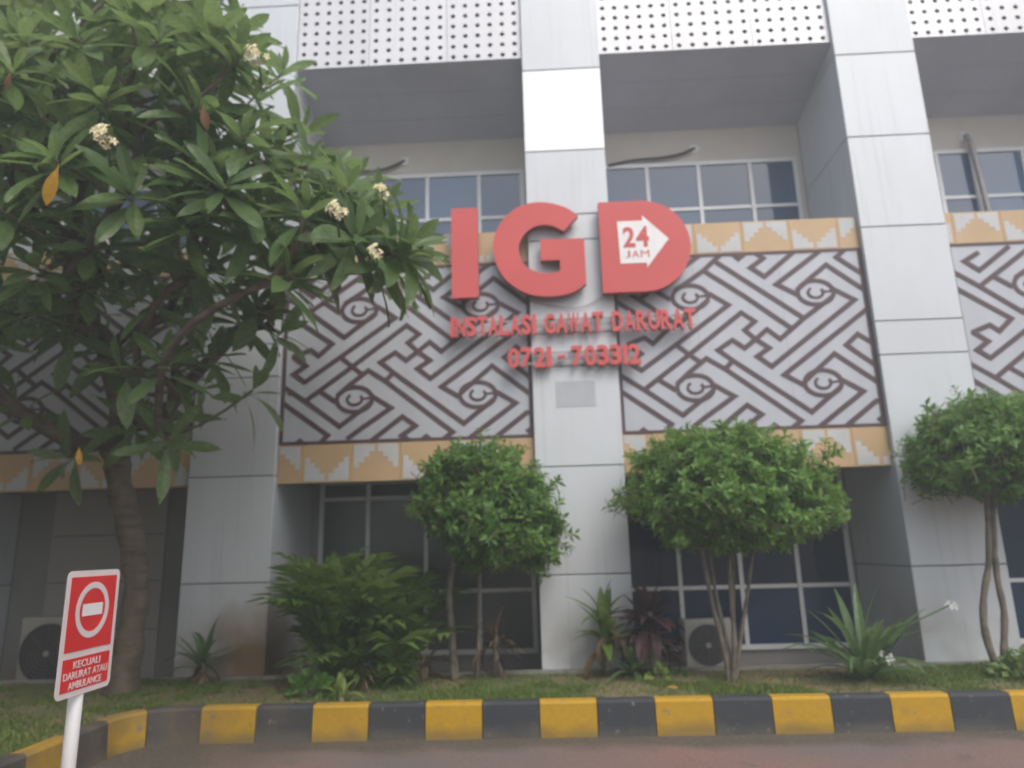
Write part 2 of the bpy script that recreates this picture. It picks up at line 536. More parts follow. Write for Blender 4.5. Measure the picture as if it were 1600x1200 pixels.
# path of the kerb's front edge, from the right end to the corner and then towards the camera
def kerb_pt(s):
    """s measured from X=-3.426 to the left; negative s runs right"""
    if s < 0.174: return (-3.426 - s, -1.6), (0.0, -1.0)
    L = 0.36 * math.pi / 2
    if s < 0.174 + L:
        a = (s - 0.174) / 0.36
        return (-3.6 - 0.36 * math.sin(a), -1.96 + 0.36 * math.cos(a)), (math.sin(a), -math.cos(a)) if False else (-3.6 - 0.36 * math.sin(a), -1.96 + 0.36 * math.cos(a)) and ((math.sin(a), -math.cos(a)))
    return (-3.96, -1.96 - (s - 0.174 - L)), (1.0, 0.0)
def kerb_block(s0, s1, mat):
    m = MB(); k = 6 if (s1 > 0.1 and s0 < 0.75) else 1
    g = 0.004
    prof = ((0.0, 0.0), (0.012, 0.262), (0.032, 0.284), (0.135, 0.284), (0.15, 0.27), (0.15, 0.0))
    for i in range(k + 1):
        s = s0 + g + (s1 - s0 - 2 * g) * i / k
        if s < 0.174:
            p, nn = (-3.426 - s, -1.6), (0.0, 1.0)
        elif s < 0.174 + 0.5655:
            a = (s - 0.174) / 0.36
            p, nn = (-3.6 - 0.36 * math.sin(a), -1.96 + 0.36 * math.cos(a)), (-math.sin(a), math.cos(a))
        else:
            p, nn = (-3.96, -1.96 - (s - 0.7395)), (-1.0, 0.0)
        for d, z in prof:
            m.v.append((p[0] + nn[0] * d, p[1] + nn[1] * d, z))
    q = len(prof)
    for i in range(k):
        for j in range(q - 1):
            a = i * q + j
            m.f.append((a, a + q, a + q + 1, a + 1)); m.t.append(0.0)
    m.f.append(tuple(range(q))); m.t.append(0.0)
    m.f.append(tuple(k * q + j for j in range(q - 1, -1, -1))); m.t.append(0.0)
    put("kerb_block", m, mat, kerb)
edges = [(-(i + 1) * 0.484, -i * 0.484, "yellow" if i % 2 == 0 else "black") for i in range(24)]
for s0, s1, c in edges: kerb_block(s0, s1, c)
s = 0.0
for ln, c in ((0.43, "black"), (0.37, "yellow"), (0.44, "black"), (0.48, "yellow"), (0.48, "black"), (0.48, "yellow"), (0.48, "black"), (0.48, "yellow")):
    kerb_block(s, s + ln, c); s += ln

# grass blades
mb = MB()
def blade(x, y):
    d = noise.noise(Vector((x * 0.8, y * 1.3, 0))) + 0.5 * noise.noise(Vector((x * 3, y * 3, 4)))
    if d < 0.02 and random.random() < 0.86: return
    z = lawn_z(x, y) - 0.004
    h = random.uniform(0.022, 0.06) * (1.25 if d > 0.25 else 0.9)
    a = random.uniform(0, 6.283); w = random.uniform(0.004, 0.008)
    lx, ly = random.gauss(0, 0.5) * h, random.gauss(0, 0.5) * h
    mb.tri((x - w * math.cos(a), y - w * math.sin(a), z), (x + w * math.cos(a), y + w * math.sin(a), z),
           (x + lx, y + ly, z + h), random.uniform(0.05, 0.8))
for _ in range(62000): blade(random.uniform(-5.0, 6.0), random.uniform(-1.45, -0.1))
for _ in range(30000): blade(random.uniform(-8.5, -4.1), random.uniform(-4.2, -0.1))
g = put("grass", mb, "grass", kind="stuff")
tag(g, "short patchy green grass on the verge behind the kerb", "grass")

# ------------------------------------------------------------------ the building
B = thing("hospital_building", "white panelled hospital building with patterned panels between its pilasters", "building")
JZ = [0.0, 1.248, 2.433, 3.605, 4.01, 5.194, 6.405, 7.577, 8.777, 9.6]
BAYS = (-6.0, -2.0, 2.0, 6.0)
HALF = 0.502
def pilaster(cx):
    p = put("pilaster", bx(cx - HALF + 0.012, cx + HALF - 0.012, 0.012, 1.6, 0.0, 9.58), "joint", B)
    lv = list(JZ)
    if cx == 0.0: lv.insert(6, 5.53)
    for a, b in zip(lv, lv[1:]):
        m = MB(); m.bevbox(cx - HALF, cx + HALF, 0.0, 1.398, a + 0.006, b - 0.006, 0.006)
        mt = "panel_sky_glare" if (cx == 0.0 and abs(a - 6.405) < 0.01) else "panel"
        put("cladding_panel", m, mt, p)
    return p
for cx in (-8.0, -4.0, 0.0, 4.0, 8.0): pilaster(cx)

PLATE = put("wall_plate", bx(-0.235, 0.22, -0.004, -0.0005, 3.12, 3.42), "plate", B, label="blank pale rectangle left on the middle pilaster")

PAT = [[[-1.479, 3.481], [-1.203, 3.306], [-0.781, 2.991], [-0.587, 3.135], [-0.414, 3.264]], [[-1.49, 3.286], [-0.919, 2.89], [-0.991, 2.808]], [[-1.203, 3.306], [-0.651, 3.71], [0.001, 4.203], [0.149, 4.088], [0.021, 3.986], [0.137, 3.868], [0.282, 3.984], [0.422, 3.86], [0.727, 4.105], [1.075, 4.349]], [[-1.032, 3.42], [-0.848, 3.295]], [[-0.812, 3.367], [-0.669, 3.494], [-0.456, 3.657], [-0.249, 3.521], [0.553, 2.883], [0.459, 2.801]], [[-0.795, 3.836], [-0.651, 3.71], [-0.522, 3.606]], [[-1.218, 3.541], [-0.795, 3.836], [-0.139, 4.305], [-0.35, 4.453]], [[0.137, 3.868], [-0.001, 3.765], [-0.134, 3.867], [-0.311, 3.753], [-0.148, 3.617], [0.684, 2.98], [1.031, 3.249]], [[-0.148, 3.617], [-0.25, 3.525]], [[-0.398, 3.337], [-0.174, 3.193], [-0.522, 2.962], [-0.682, 2.844]], [[-0.395, 2.814], [-0.039, 3.084], [0.115, 2.971], [-0.046, 2.859], [0.024, 2.81]], [[0.618, 3.306], [0.421, 3.428], [1.479, 4.184]], [[0.653, 3.346], [0.799, 3.472], [1.024, 3.66], [1.488, 3.311]], [[1.082, 3.336], [1.294, 3.202], [0.763, 2.817]], [[1.492, 3.515], [1.173, 3.759], [1.321, 3.886], [1.469, 3.784]], [[1.063, 2.807], [1.421, 3.083], [1.485, 3.08]], [[0.137, 3.868], [0.284, 3.757], [0.136, 3.659], [0.291, 3.533], [1.342, 4.31], [1.118, 4.447]], [[-0.24, 4.86], [0.058, 4.626], [0.727, 4.105]], [[-0.397, 4.753], [0.038, 4.425], [0.574, 3.981]], [[0.67, 4.41], [0.451, 4.542], [1.004, 4.941]], [[0.692, 4.465], [0.87, 4.614], [1.065, 4.765], [1.472, 4.437]], [[1.49, 4.643], [1.197, 4.857], [1.297, 4.945]], [[0.26, 4.957], [0.331, 4.88], [0.167, 4.766], [0.324, 4.646], [0.689, 4.938]], [[-0.753, 4.514], [-0.576, 4.63], [-0.397, 4.753], [-0.184, 4.949]], [[-1.477, 4.605], [-1.193, 4.416], [-0.757, 4.08], [-0.558, 4.232], [-0.38, 4.368]], [[-1.193, 4.416], [-0.446, 4.978]], [[-1.016, 4.537], [-0.826, 4.403]], [[-1.489, 4.397], [-0.901, 4.006], [-1.062, 3.86], [-1.16, 3.937], [-1.365, 3.858]], [[-1.365, 3.858], [-1.211, 3.741], [-1.354, 3.643], [-1.218, 3.541]], [[-1.143, 4.839], [-1.315, 4.738], [-1.162, 4.617], [-0.777, 4.897]]]
RINGS = [[-0.611, 3.31], [0.852, 3.318], [0.9, 4.42], [-0.58, 4.42]]
TRI = [[[-1.354, 2.789], [-1.243, 2.868], [-1.148, 2.788]], [[0.142, 2.801], [0.244, 2.877], [0.34, 2.8]], [[1.392, 2.875], [1.474, 2.93], [1.462, 2.814]], [[1.446, 3.984], [1.484, 4.037], [1.479, 3.929]], [[-0.043, 4.931], [0.033, 4.848], [0.136, 4.929]]]

def stairs(x0, w, z0, h, up, xmin, xmax):
    """two stepped corner pieces of one band tile, clipped to the bay"""
    out = []
    n = 4; cw = (w / 2 - 0.05) / n
    for side in (0, 1):
        pts = []
        top = h - 0.02
        prof = []
        for i in range(n):
            d = h * (0.60 - 0.135 * i)
            prof += [(0.03 + i * cw, d), (0.03 + (i + 1) * cw, d)]
        poly = [(0.03, 0.0)] + prof + [(0.03 + n * cw, 0.0)]
        pts = []
        for x, d in poly:
            X = x0 + (x if side == 0 else w - x)
            Z = z0 + (top - d if up else 0.02 + d)
            pts.append((min(max(X, xmin), xmax), Z))
        if max(p[0] for p in pts) - min(p[0] for p in pts) < 0.03: continue
        # orient counter-clockwise seen from -Y (x right, z up)
        ar = sum(a[0] * b[1] - b[0] * a[1] for a, b in zip(pts, pts[1:] + pts[:1]))
        if ar < 0: pts.reverse()
        out.append(pts)
    return out

def band(cx, z0, z1, off, first_up):
    b = put("tan_band", bx(cx - 1.496, cx + 1.496, 0.095, 0.16, z0, z1), "tan", B)
    w = 0.575; x = off; up = first_up
    while x < 1.49:
        a, e = max(x, -1.492), min(x + w, 1.492)
        if e - a > 0.02:
            m = MB(); m.bevbox(cx + a + 0.0015, cx + e - 0.0015, 0.078, 0.094, z0 + 0.002, z1 - 0.002, 0.002)
            put("tile", m, "tan", b)
            for pts in stairs(cx + x, w, z0, z1 - z0, up, cx + a + 0.01, cx + e - 0.01):
                m = MB(); m.prism(pts, 0.075, 0.0775); put("stair_motif", m, "stair", b)
        x += w; up = not up

def spandrel(cx):
    p = put("patterned_panel", bx(cx - 1.496, cx + 1.496, 0.08, 0.16, 2.792, 4.962), "banner", B)
    m = MB()
    m.box(cx - 1.494, cx - 1.45, 0.0705, 0.0799, 2.794, 4.960)
    m.box(cx + 1.45, cx + 1.494, 0.0705, 0.0799, 2.794, 4.960)
    m.box(cx - 1.4495, cx + 1.4495, 0.071, 0.0799, 2.794, 2.826)
    m.box(cx - 1.4495, cx + 1.4495, 0.071, 0.0799, 4.93, 4.960)
    k = 0
    cl = lambda q: (cx + min(max(q[0], -1.46), 1.46), min(max(q[1], 2.815), 4.94))
    for L in PAT:
        m.stroke([cl(q) for q in L], 0.029, 0.0755 - 0.0001 * k, 0.0799); k += 1
    for x, z in RINGS:
        m.ring(cx + x, z, 0.210, 0.150, 0.025, 0.0719, 0.0799)
        m.ring(cx + x, z, 0.088, 0.066, 0.0165, 0.0721, 0.0799, 125, 400, 26)
        m.stroke([(cx + x + 0.09, z + 0.005), (cx + x + 0.195, z + 0.012)], 0.012, 0.0723, 0.0799)
    for T in TRI:
        q = [(cx + a, b) for a, b in T]
        ar = sum(a[0] * b[1] - b[0] * a[1] for a, b in zip(q, q[1:] + q[:1]))
        if ar < 0: q.reverse()
        m.prism(q, 0.0715, 0.0799)
    put("line_pattern", m, "maroon", p)
    for x in (-0.52, 0.50):
        put("sheet_joint", bx(cx + x - 0.002, cx + x + 0.002, 0.0785, 0.0799, 2.83, 4.925), "sheet_joint", p)
    # edge trims: shadow gap to the pilasters
    put("spandrel_back", bx(cx - 1.497, cx + 1.497, 0.161, 0.40, 2.36, 5.36), "soffit", B)

def perforated(cx):
    e = (-1.494, -0.53, 0.51, 1.494)
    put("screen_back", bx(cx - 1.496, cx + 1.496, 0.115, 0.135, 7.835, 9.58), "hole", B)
    for a, b in zip(e, e[1:]):
        m = MB()
        x0, x1, z0, z1 = cx + a + 0.003, cx + b - 0.003, 7.822, 9.58
        nx, nz = 6, 11
        px, pz = (x1 - x0) / nx, (z1 - z0) / nz
        y = 0.06; r = 0.033
        for i in range(nx):
            for j in range(nz):
                hx, hz = x0 + (i + 0.5) * px, z0 + 0.066 + j * 0.1572
                cz0 = z0 if j == 0 else z0 + 0.066 + (j - 0.5) * 0.1572
                cz1 = z1 if j == nz - 1 else z0 + 0.066 + (j + 0.5) * 0.1572
                cx0, cx1 = x0 + i * px, x0 + (i + 1) * px
                n = len(m.v)
                sq = [(cx1, hz), (cx1, cz1), (hx, cz1), (cx0, cz1), (cx0, hz), (cx0, cz0), (hx, cz0), (cx1, cz0)]
                m.v += [(u, y, w) for u, w in sq]
                m.v += [(hx + r * math.cos(k * math.pi / 4), y, hz + r * math.sin(k * math.pi / 4)) for k in range(8)]
                m.v += [(hx + r * math.cos(k * math.pi / 4), y + 0.02, hz + r * math.sin(k * math.pi / 4)) for k in range(8)]
                for k in range(8):
                    k2 = (k + 1) % 8
                    m.f.append((n + k, n + k2, n + 8 + k2, n + 8 + k)); m.t.append(0.0)
                    m.f.append((n + 8 + k, n + 8 + k2, n + 16 + k2, n + 16 + k)); m.t.append(0.0)
        m.quad((x0, y, z0), (x1, y, z0), (x1, y + 0.05, z0), (x0, y + 0.05, z0))
        m.quad((x0, y, z0), (x0, y + 0.05, z0), (x0, y + 0.05, z1), (x0, y, z1))
        m.quad((x1, y, z0), (x1, y, z1), (x1, y + 0.05, z1), (x1, y + 0.05, z0))
        put("perforated_panel", m, "perforated", B)

def window(cx, xs, zs, y, glass, d=0.045, skip=()):
    """frame with mullions at xs[1:-1], transoms at zs[1:-1]"""
    fw = 0.03
    m = MB()
    m.box(cx + xs[0] - fw, cx + xs[0] + fw, y - d, y, zs[0] - fw, zs[-1] + fw)
    m.box(cx + xs[-1] - fw, cx + xs[-1] + fw, y - d, y, zs[0] - fw, zs[-1] + fw)
    m.box(cx + xs[0] + fw, cx + xs[-1] - fw, y - d + 0.002, y, zs[-1] - fw, zs[-1] + fw)
    m.box(cx + xs[0] + fw, cx + xs[-1] - fw, y - d + 0.002, y, zs[0] - fw, zs[0] + fw)
    wdw = put("window", m, "frame", B)
    for x in xs[1:-1]:
        put("mullion", bx(cx + x - 0.026, cx + x + 0.026, y - d + 0.004, y, zs[0] + fw, zs[-1] - fw), "frame", wdw)
    cols = list(zip(xs, xs[1:])); rows = list(zip(zs, zs[1:]))
    for a, b in cols:
        for z in zs[1:-1]:
            put("transom", bx(cx + a + 0.029, cx + b - 0.029, y - d + 0.006, y, z - 0.024, z + 0.024), "frame", wdw)
        for c, e in rows:
            put("pane", bx(cx + a + 0.02, cx + b - 0.02, y - 0.018 + random.uniform(-0.002, 0.002), y - 0.004, c + 0.018, e - 0.018), glass, wdw)

for cx in BAYS:
    spandrel(cx)
    perforated(cx)
    so_ = put("soffit", MB(), "soffit", B) if False else None
    m = MB()
    m.quad((cx - 1.497, 0.062, 7.815), (cx - 1.497, 1.41, 7.50), (cx + 1.497, 1.41, 7.50), (cx + 1.497, 0.062, 7.815))
    m.quad((cx - 1.497, 0.062, 7.835), (cx + 1.497, 0.062, 7.835), (cx + 1.497, 1.41, 7.52), (cx - 1.497, 1.41, 7.52))
    sf = put("soffit", m, "soffit", B)
    for t_ in (0.34, 0.67):
        yy, zz = 0.062 + 1.348 * t_, 7.815 - 0.315 * t_
        put("soffit_joint", bx(cx - 1.49, cx + 1.49, yy - 0.0018, yy + 0.0018, zz - 0.004, zz - 0.0012), "soffit_line", sf)
    for t_ in (-0.5, 0.5):
        mm = MB()
        x = cx + t_
        mm.quad((x - 0.0018, 0.07, 7.811), (x - 0.0018, 1.40, 7.5005), (x + 0.0018, 1.40, 7.5005), (x + 0.0018, 0.07, 7.811))
        put("soffit_joint", mm, "soffit_line", sf)
    put("upper_wall", bx(cx - 1.497, cx + 1.497, 1.41, 1.6, 4.9, 7.60), "wall", B)
    put("ground_floor_soffit", bx(cx - 1.497, cx + 1.497, 0.162, 1.41, 2.47, 2.52), "soffit", B)
    put("lower_wall", bx(cx - 1.497, cx + 1.497, 1.41, 1.6, 0.0, 2.6), "darkwall" if cx < -5 else "greywall", B)
    put("ledge", bx(cx - 1.497, cx + 1.497, 0.401, 1.405, 5.26, 5.30), "concrete", B)
band(-2.0, 2.34, 2.79, -1.78, True)
band(2.0, 2.34, 2.79, -1.78, True)
band(-6.0, 2.34, 2.79, -1.60, True)
band(6.0, 2.34, 2.79, -1.60, True)
band(-2.0, 4.965, 5.372, -1.62, False)
band(2.0, 4.965, 5.372, -1.62, False)
band(-6.0, 4.965, 5.372, -1.95, False)
band(6.0, 4.965, 5.372, -1.95, False)
for cx, xs in ((-2.0, (-1.46, -0.72, 0.04, 0.80, 1.43)), (2.0, (-1.46, -0.75, -0.01, 0.73, 1.38)), (6.0, (-1.3, -0.62, -0.13, 0.59, 1.35)), (-6.0, (-1.4, -0.7, 0.0, 0.7, 1.4))):
    window(cx, xs, (5.40, 6.215, 6.93), 1.408, "glass")
window(-2.0, (-1.36, -0.74, 0.03, 0.72, 1.42), (0.29, 1.03, 2.24, 2.46), 1.408, "glass_grey")
window(2.0, (-1.42, -0.72, 0.05, 0.77, 1.42), (0.28, 1.0, 2.24, 2.46), 1.408, "glass_low")
window(6.0, (-1.42, -0.72, 0.05, 0.77, 1.42), (0.28, 1.0, 2.24, 2.46), 1.408, "glass_low")
# the leftmost bay holds a plain grey shutter instead of a window
door = put("shutter_door", bx(-7.0, -5.45, 1.375, 1.408, 0.04, 2.44), "door", B, label="plain warm grey door leaf in the shaded leftmost recess")
for z in (0.65, 1.25, 1.85):
    put("door_rib", bx(-6.98, -5.47, 1.372, 1.3745, z, z + 0.012), "joint", door)
put("roof", bx(-8.5, 8.5, 0.0, 9.0, 9.6, 9.75), "panel", B)
put("rear_body", bx(-8.5, 8.5, 1.61, 9.0, 0.0, 9.59), "greywall", B)

# ------------------------------------------------------------------ lettering
def spline(pts, k=5):
    out = []
    for i in range(len(pts) - 1):
        p0 = pts[max(i - 1, 0)]; p1 = pts[i]; p2 = pts[i + 1]; p3 = pts[min(i + 2, len(pts) - 1)]
        for j in range(k):
            t = j / k
            out.append(tuple(0.5 * (2 * p1[d] + (p2[d] - p0[d]) * t + (2 * p0[d] - 5 * p1[d] + 4 * p2[d] - p3[d]) * t * t + (3 * p1[d] - p0[d] - 3 * p2[d] + p3[d]) * t ** 3) for d in (0, 1)))
    out.append(tuple(pts[-1]))
    return out

def big_letter(poly, label):
    ar = sum(a[0] * b[1] - b[0] * a[1] for a, b in zip(poly, poly[1:] + poly[:1]))
    if ar < 0: poly = poly[::-1]
    cx = sum(p[0] for p in poly) / len(poly); zb = min(p[1] for p in poly)
    loc = (cx, -0.16, zb)
    q = [(x - cx, z - zb) for x, z in poly]
    t = thing("letter", label, "letter", loc, "big red sign letters")
    f = MB(); f.prism(q, 0.0, 0.006); put("face", f, "red", t)
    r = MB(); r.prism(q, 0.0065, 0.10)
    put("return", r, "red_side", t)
    st = MB()
    xs = [p[0] for p in q]; H = max(p[1] for p in q)
    for z in (H * 0.25, H * 0.75):
        x = min(xs) + 0.14
        st.tube([(x, 0.1, z), (x, 0.235, z)], 0.008, 6)
        st.tube([(max(xs) - 0.15, 0.1, z), (max(xs) - 0.15, 0.235, z)], 0.008, 6)
    put("standoff", st, "steel", t)
    return t, cx, zb
def zx(x, y):
    return (-1.42 + (x - 95) * 0.002041, 5.59 - (y - (97 - 0.0232 * (x - 95))) * 0.00221)
big_letter([(-1.42, 4.44), (-1.10, 4.44), (-1.10, 5.59), (-1.42, 5.59)], "large red letter I, first of the three big sign letters")
outer = spline([(875, 545), (800, 592), (715, 612), (630, 615), (540, 600), (465, 562), (400, 505), (357, 425), (341, 335), (357, 245), (400, 170), (470, 108), (550, 76), (625, 68), (700, 78), (780, 105), (845, 150)])
inner = spline([(757, 243), (700, 212), (640, 203), (580, 216), (530, 252), (500, 300), (491, 345), (500, 395), (530, 440), (580, 472), (640, 485), (690, 482), (728, 470)])
G = outer + inner + [(728, 410), (618, 410), (618, 290), (875, 286)]
big_letter([zx(*p) for p in G], "large red letter G in front of the middle pilaster")
D = [(0.36, 4.43), (0.86, 4.43)] + [(0.86 + 0.565 * math.cos(a), 5.009 + 0.579 * math.sin(a)) for a in [rad(-84 + 7 * i) for i in range(25)]] + [(0.86, 5.588), (0.36, 5.588)]
t, cx, zb = big_letter(D, "large red letter D carrying a white arrow")
ar = MB()
ar.prism([(x - cx, z - zb) for x, z in ((0.585, 4.785), (0.895, 4.785), (0.895, 4.725), (1.172, 5.079), (0.875, 5.39), (0.875, 5.325), (0.575, 5.325))], -0.006, -0.0005)
arrow = put("arrow", ar, "white", t)
for ch, x, w, z, h, b in (("2", 0.63, 0.145, 4.985, 0.265, 0.03), ("4", 0.785, 0.155, 4.985, 0.265, 0.03), ("J", 0.645, 0.06, 4.855, 0.09, 0.0), ("A", 0.725, 0.085, 4.855, 0.09, 0.0), ("M", 0.83, 0.10, 4.855, 0.09, 0.0)):
    me = glyph(ch, w, h, -0.009, -0.0065, b)
    me.materials.append(MAT["red"])
    link("character", me, arrow, (x - cx, 0, z - zb))

def text_row(words, z0, h, label, lname):
    t = thing(lname, label, "sign lettering", (0, -0.11, z0), None)
    xs = [w[1] for w in words] + [w[2] for w in words]
    for zz in (0.22, 0.72):
        r = MB(); r.box(min(xs), max(xs), 0.048, 0.066, zz * h, zz * h + 0.018); put("rail", r, "steel", t)
    st = MB()
    for x in (min(xs) + 0.12, -0.3, 0.3, max(xs) - 0.12):
        for zz in (0.22, 0.72):
            st.tube([(x, 0.066, zz * h + 0.009), (x, 0.19 if abs(x) > 0.5 else 0.112, zz * h + 0.009)], 0.006, 6)
    put("standoff", st, "steel", t)
    for word, a, b in words:
        wt = [0.42 if c in "I1" else (0.5 if c == "-" else 1.0) for c in word]
        adv = (b - a) / (sum(wt) + 0.10 * (len(word) - 1))
        x = a
        for c, k in zip(word, wt):
            hh, zo = (h, 0.0) if c != "-" else (h * 0.16, h * 0.42)
            me = glyph(c, adv * k, hh, 0.0, 0.055, 0.036)
            me.materials.append(MAT["red"])
            link("character", me, t, (x, 0, zo))
            x += adv * (k + 0.10)
text_row((("INSTALASI", -1.443, -0.435), ("GAWAT", -0.344, 0.351), ("DARURAT", 0.452, 1.42)), 3.975, 0.245, "row of small red letters reading INSTALASI GAWAT DARURAT", "letter_row")
text_row((("0721", -0.78, -0.27), ("-", -0.20, -0.11), ("703312", -0.04, 0.755)), 3.573, 0.245, "red phone number 0721-703312 below the small letters", "number_row")
mb = MB()
pts = [(-0.62, -0.03, 4.47), (-0.40, -0.03, 4.39), (-0.18, -0.03, 4.33), (0.02, -0.03, 4.30), (0.18, -0.03, 4.33), (0.33, -0.03, 4.42), (0.45, -0.03, 4.50)]
mb.tube([(x + 0.62, y + 0.03, z - 4.3) for x, y, z in pts], 0.005, 6)
o = put("hanging_cable", mb, "steel", smooth=True, loc=(-0.62, -0.03, 4.3))
tag(o, "thin cable sagging under the big letter G", "cable")

# wires and pipe of the upper floor
def cable(name, label, pts, r, mat, disc=None):
    P0 = Vector(pts[0]); m = MB()
    m.tube([tuple(Vector(p) - P0) for p in spline3(pts)], r, 6)
    t = thing(name, label, name.split("_")[-1], tuple(P0))
    put("wire" if r < 0.03 else "tube", m, mat, t, smooth=True)
    if disc:
        d = MB(); d.tube([(0, 0.0, 0), (0, disc, 0)], [0.06, 0.085], 12)
        put("wall_collar", d, "white", t)
    return t
def spline3(pts, k=4):
    out = []
    for i in range(len(pts) - 1):
        p0, p1, p2, p3 = [Vector(pts[min(max(i + d, 0), len(pts) - 1)]) for d in (-1, 0, 1, 2)]
        for j in range(k):
            t = j / k
            out.append(0.5 * (2 * p1 + (p2 - p0) * t + (2 * p0 - 5 * p1 + 4 * p2 - p3) * t * t + (3 * p1 - p0 - 3 * p2 + p3) * t ** 3))
    out.append(Vector(pts[-1]))
    return out
cable("drooping_cable", "dark cable drooping from a wall hole above the window behind the letter I", [(-2.30, 1.36, 7.19), (-2.46, 1.35, 7.10), (-2.65, 1.35, 7.045), (-2.9, 1.35, 7.035), (-3.2, 1.36, 7.05)], 0.020, "cable", 0.05)
cable("drooping_cable", "dark cable drooping from a wall hole above the window behind the letter D", [(1.97, 1.36, 7.17), (1.75, 1.35, 7.075), (1.46, 1.35, 7.03), (1.05, 1.35, 7.01), (0.7, 1.36, 6.95)], 0.020, "cable", 0.05)
cable("slanting_pipe", "grey pipe running down across the far right upper window", [(5.84, 1.36, 7.17), (5.85, 1.30, 7.0), (5.87, 1.28, 6.5), (5.9, 1.28, 5.9), (5.92, 1.28, 5.35)], 0.042, "steel", 0.05)
cable("loose_wire", "thin pale wire hanging from the soffit at the upper right", [(6.42, 0.75, 7.66), (6.43, 0.73, 7.52), (6.41, 0.72, 7.40), (6.35, 0.72, 7.28)], 0.006, "white")

# ------------------------------------------------------------------ air conditioner units
def ac(loc, w, h, label):
    t = thing("outdoor_ac_unit", label, "air conditioner", loc, "outdoor air conditioner units")
    m = MB(); m.bevbox(-w / 2, w / 2, 0, 0.27, 0.06, 0.06 + h, 0.015); body = put("body", m, "ac", t)
    r = min(w, h) * 0.42; fx, fz = -w * 0.06, 0.06 + h * 0.5
    m = MB(); m.prism([(fx + r * math.cos(k * 0.2618), fz + r * math.sin(k * 0.2618)) for k in range(24)], -0.004, -0.0005)
    put("fan_opening", m, "acdark", t)
    m = MB()
    for i in range(1, 8): m.ring(fx, fz, r * i / 7.3, r * i / 7.3, 0.0025, -0.02, -0.014, seg=24)
    for k in range(8):
        a = k * math.pi / 4
        m.tube([(fx + 0.04 * math.cos(a), -0.018, fz + 0.04 * math.sin(a)), (fx + r * math.cos(a), -0.012, fz + r * math.sin(a))], 0.004, 5)
    put("fan_guard", m, "acdark2", t)
    m = MB(); m.tube([(fx, -0.026, fz), (fx, -0.012, fz)], 0.032, 14); put("fan_hub", m, "ac", t)
    for x in (-w * 0.35, w * 0.35):
        put("foot", bx(x - 0.03, x + 0.03, 0.0, 0.27, 0.0, 0.059), "acdark", t)
ac((1.50, 0.90, 0.035), 0.62, 0.56, "grey outdoor air conditioner unit behind the stems of the rounded tree")
ac((-6.20, 0.45, 0.035), 0.80, 0.80, "air conditioner unit half hidden behind the no entry sign")

# ------------------------------------------------------------------ no entry sign
SG = thing("no_entry_sign", "red and white no entry sign on a white pole by the lawn corner", "sign", (-2.62, -4.59, 0.0), rz=rad(90.5))
# local: x along the plate (towards the building), front faces local -y -> world +x
def rrect(x0, x1, z0, z1, r, k=5):
    out = []
    for cx, cz, a0 in ((x1 - r, z0 + r, -90), (x1 - r, z1 - r, 0), (x0 + r, z1 - r, 90), (x0 + r, z0 + r, 180)):
        for i in range(k + 1):
            a = rad(a0 + 90 * i / k)
            out.append((cx + r * math.cos(a), cz + r * math.sin(a)))
    return out
PX0, PX1, PZ0, PZ1 = -0.203, 0.203, 0.948, 1.498
m = MB(); m.prism(rrect(PX0, PX1, PZ0, PZ1, 0.03), -0.034, -0.031); plate = put("plate", m, "offwhite", SG)
m = MB(); m.prism(rrect(PX0 + 0.028, PX1 - 0.028, PZ0 + 0.195, PZ1 - 0.028, 0.004), -0.0362, -0.0345); put("red_field", m, "red_sign", plate)
m = MB(); m.prism(rrect(PX0 + 0.028, PX1 - 0.028, PZ0 + 0.026, PZ0 + 0.166, 0.004), -0.0362, -0.0345); put("red_field", m, "red_sign", plate)
m = MB(); m.ring(0.0, 1.318, 0.112, 0.112, 0.014, -0.0378, -0.0365); put("ring", m, "offwhite", plate)
m = MB(); m.box(-0.076, 0.076, -0.0378, -0.0365, 1.292, 1.346); put("bar", m, "white", plate)
for txt, z, w, h in (("KECUALI", 1.068, 0.20, 0.032), ("DARURAT ATAU", 1.024, 0.325, 0.032), ("AMBULANCE", 0.981, 0.245, 0.032)):
    me = glyph(txt, w, h, -0.0378, -0.0365, 0.01); me.materials.append(MAT["offwhite"])
    link("lettering", me, plate, (-w / 2, 0, z))
m = MB(); m.tube([(0, 0, 0.03), (0, 0, 1.45)], 0.031, 16); put("pole", m, "white", SG, smooth=True)
m = MB(); m.box(-0.03, 0.03, -0.0305, -0.0, 1.05, 1.08); m.box(-0.03, 0.03, -0.0305, 0.0, 1.36, 1.39); put("clamp", m, "steel", SG)
m = MB(); m.tube([(0, 0, 0.0), (0, 0, 0.05), (0, 0, 0.07)], [0.21, 0.20, 0.17], 24); put("base", m, "concrete", SG)

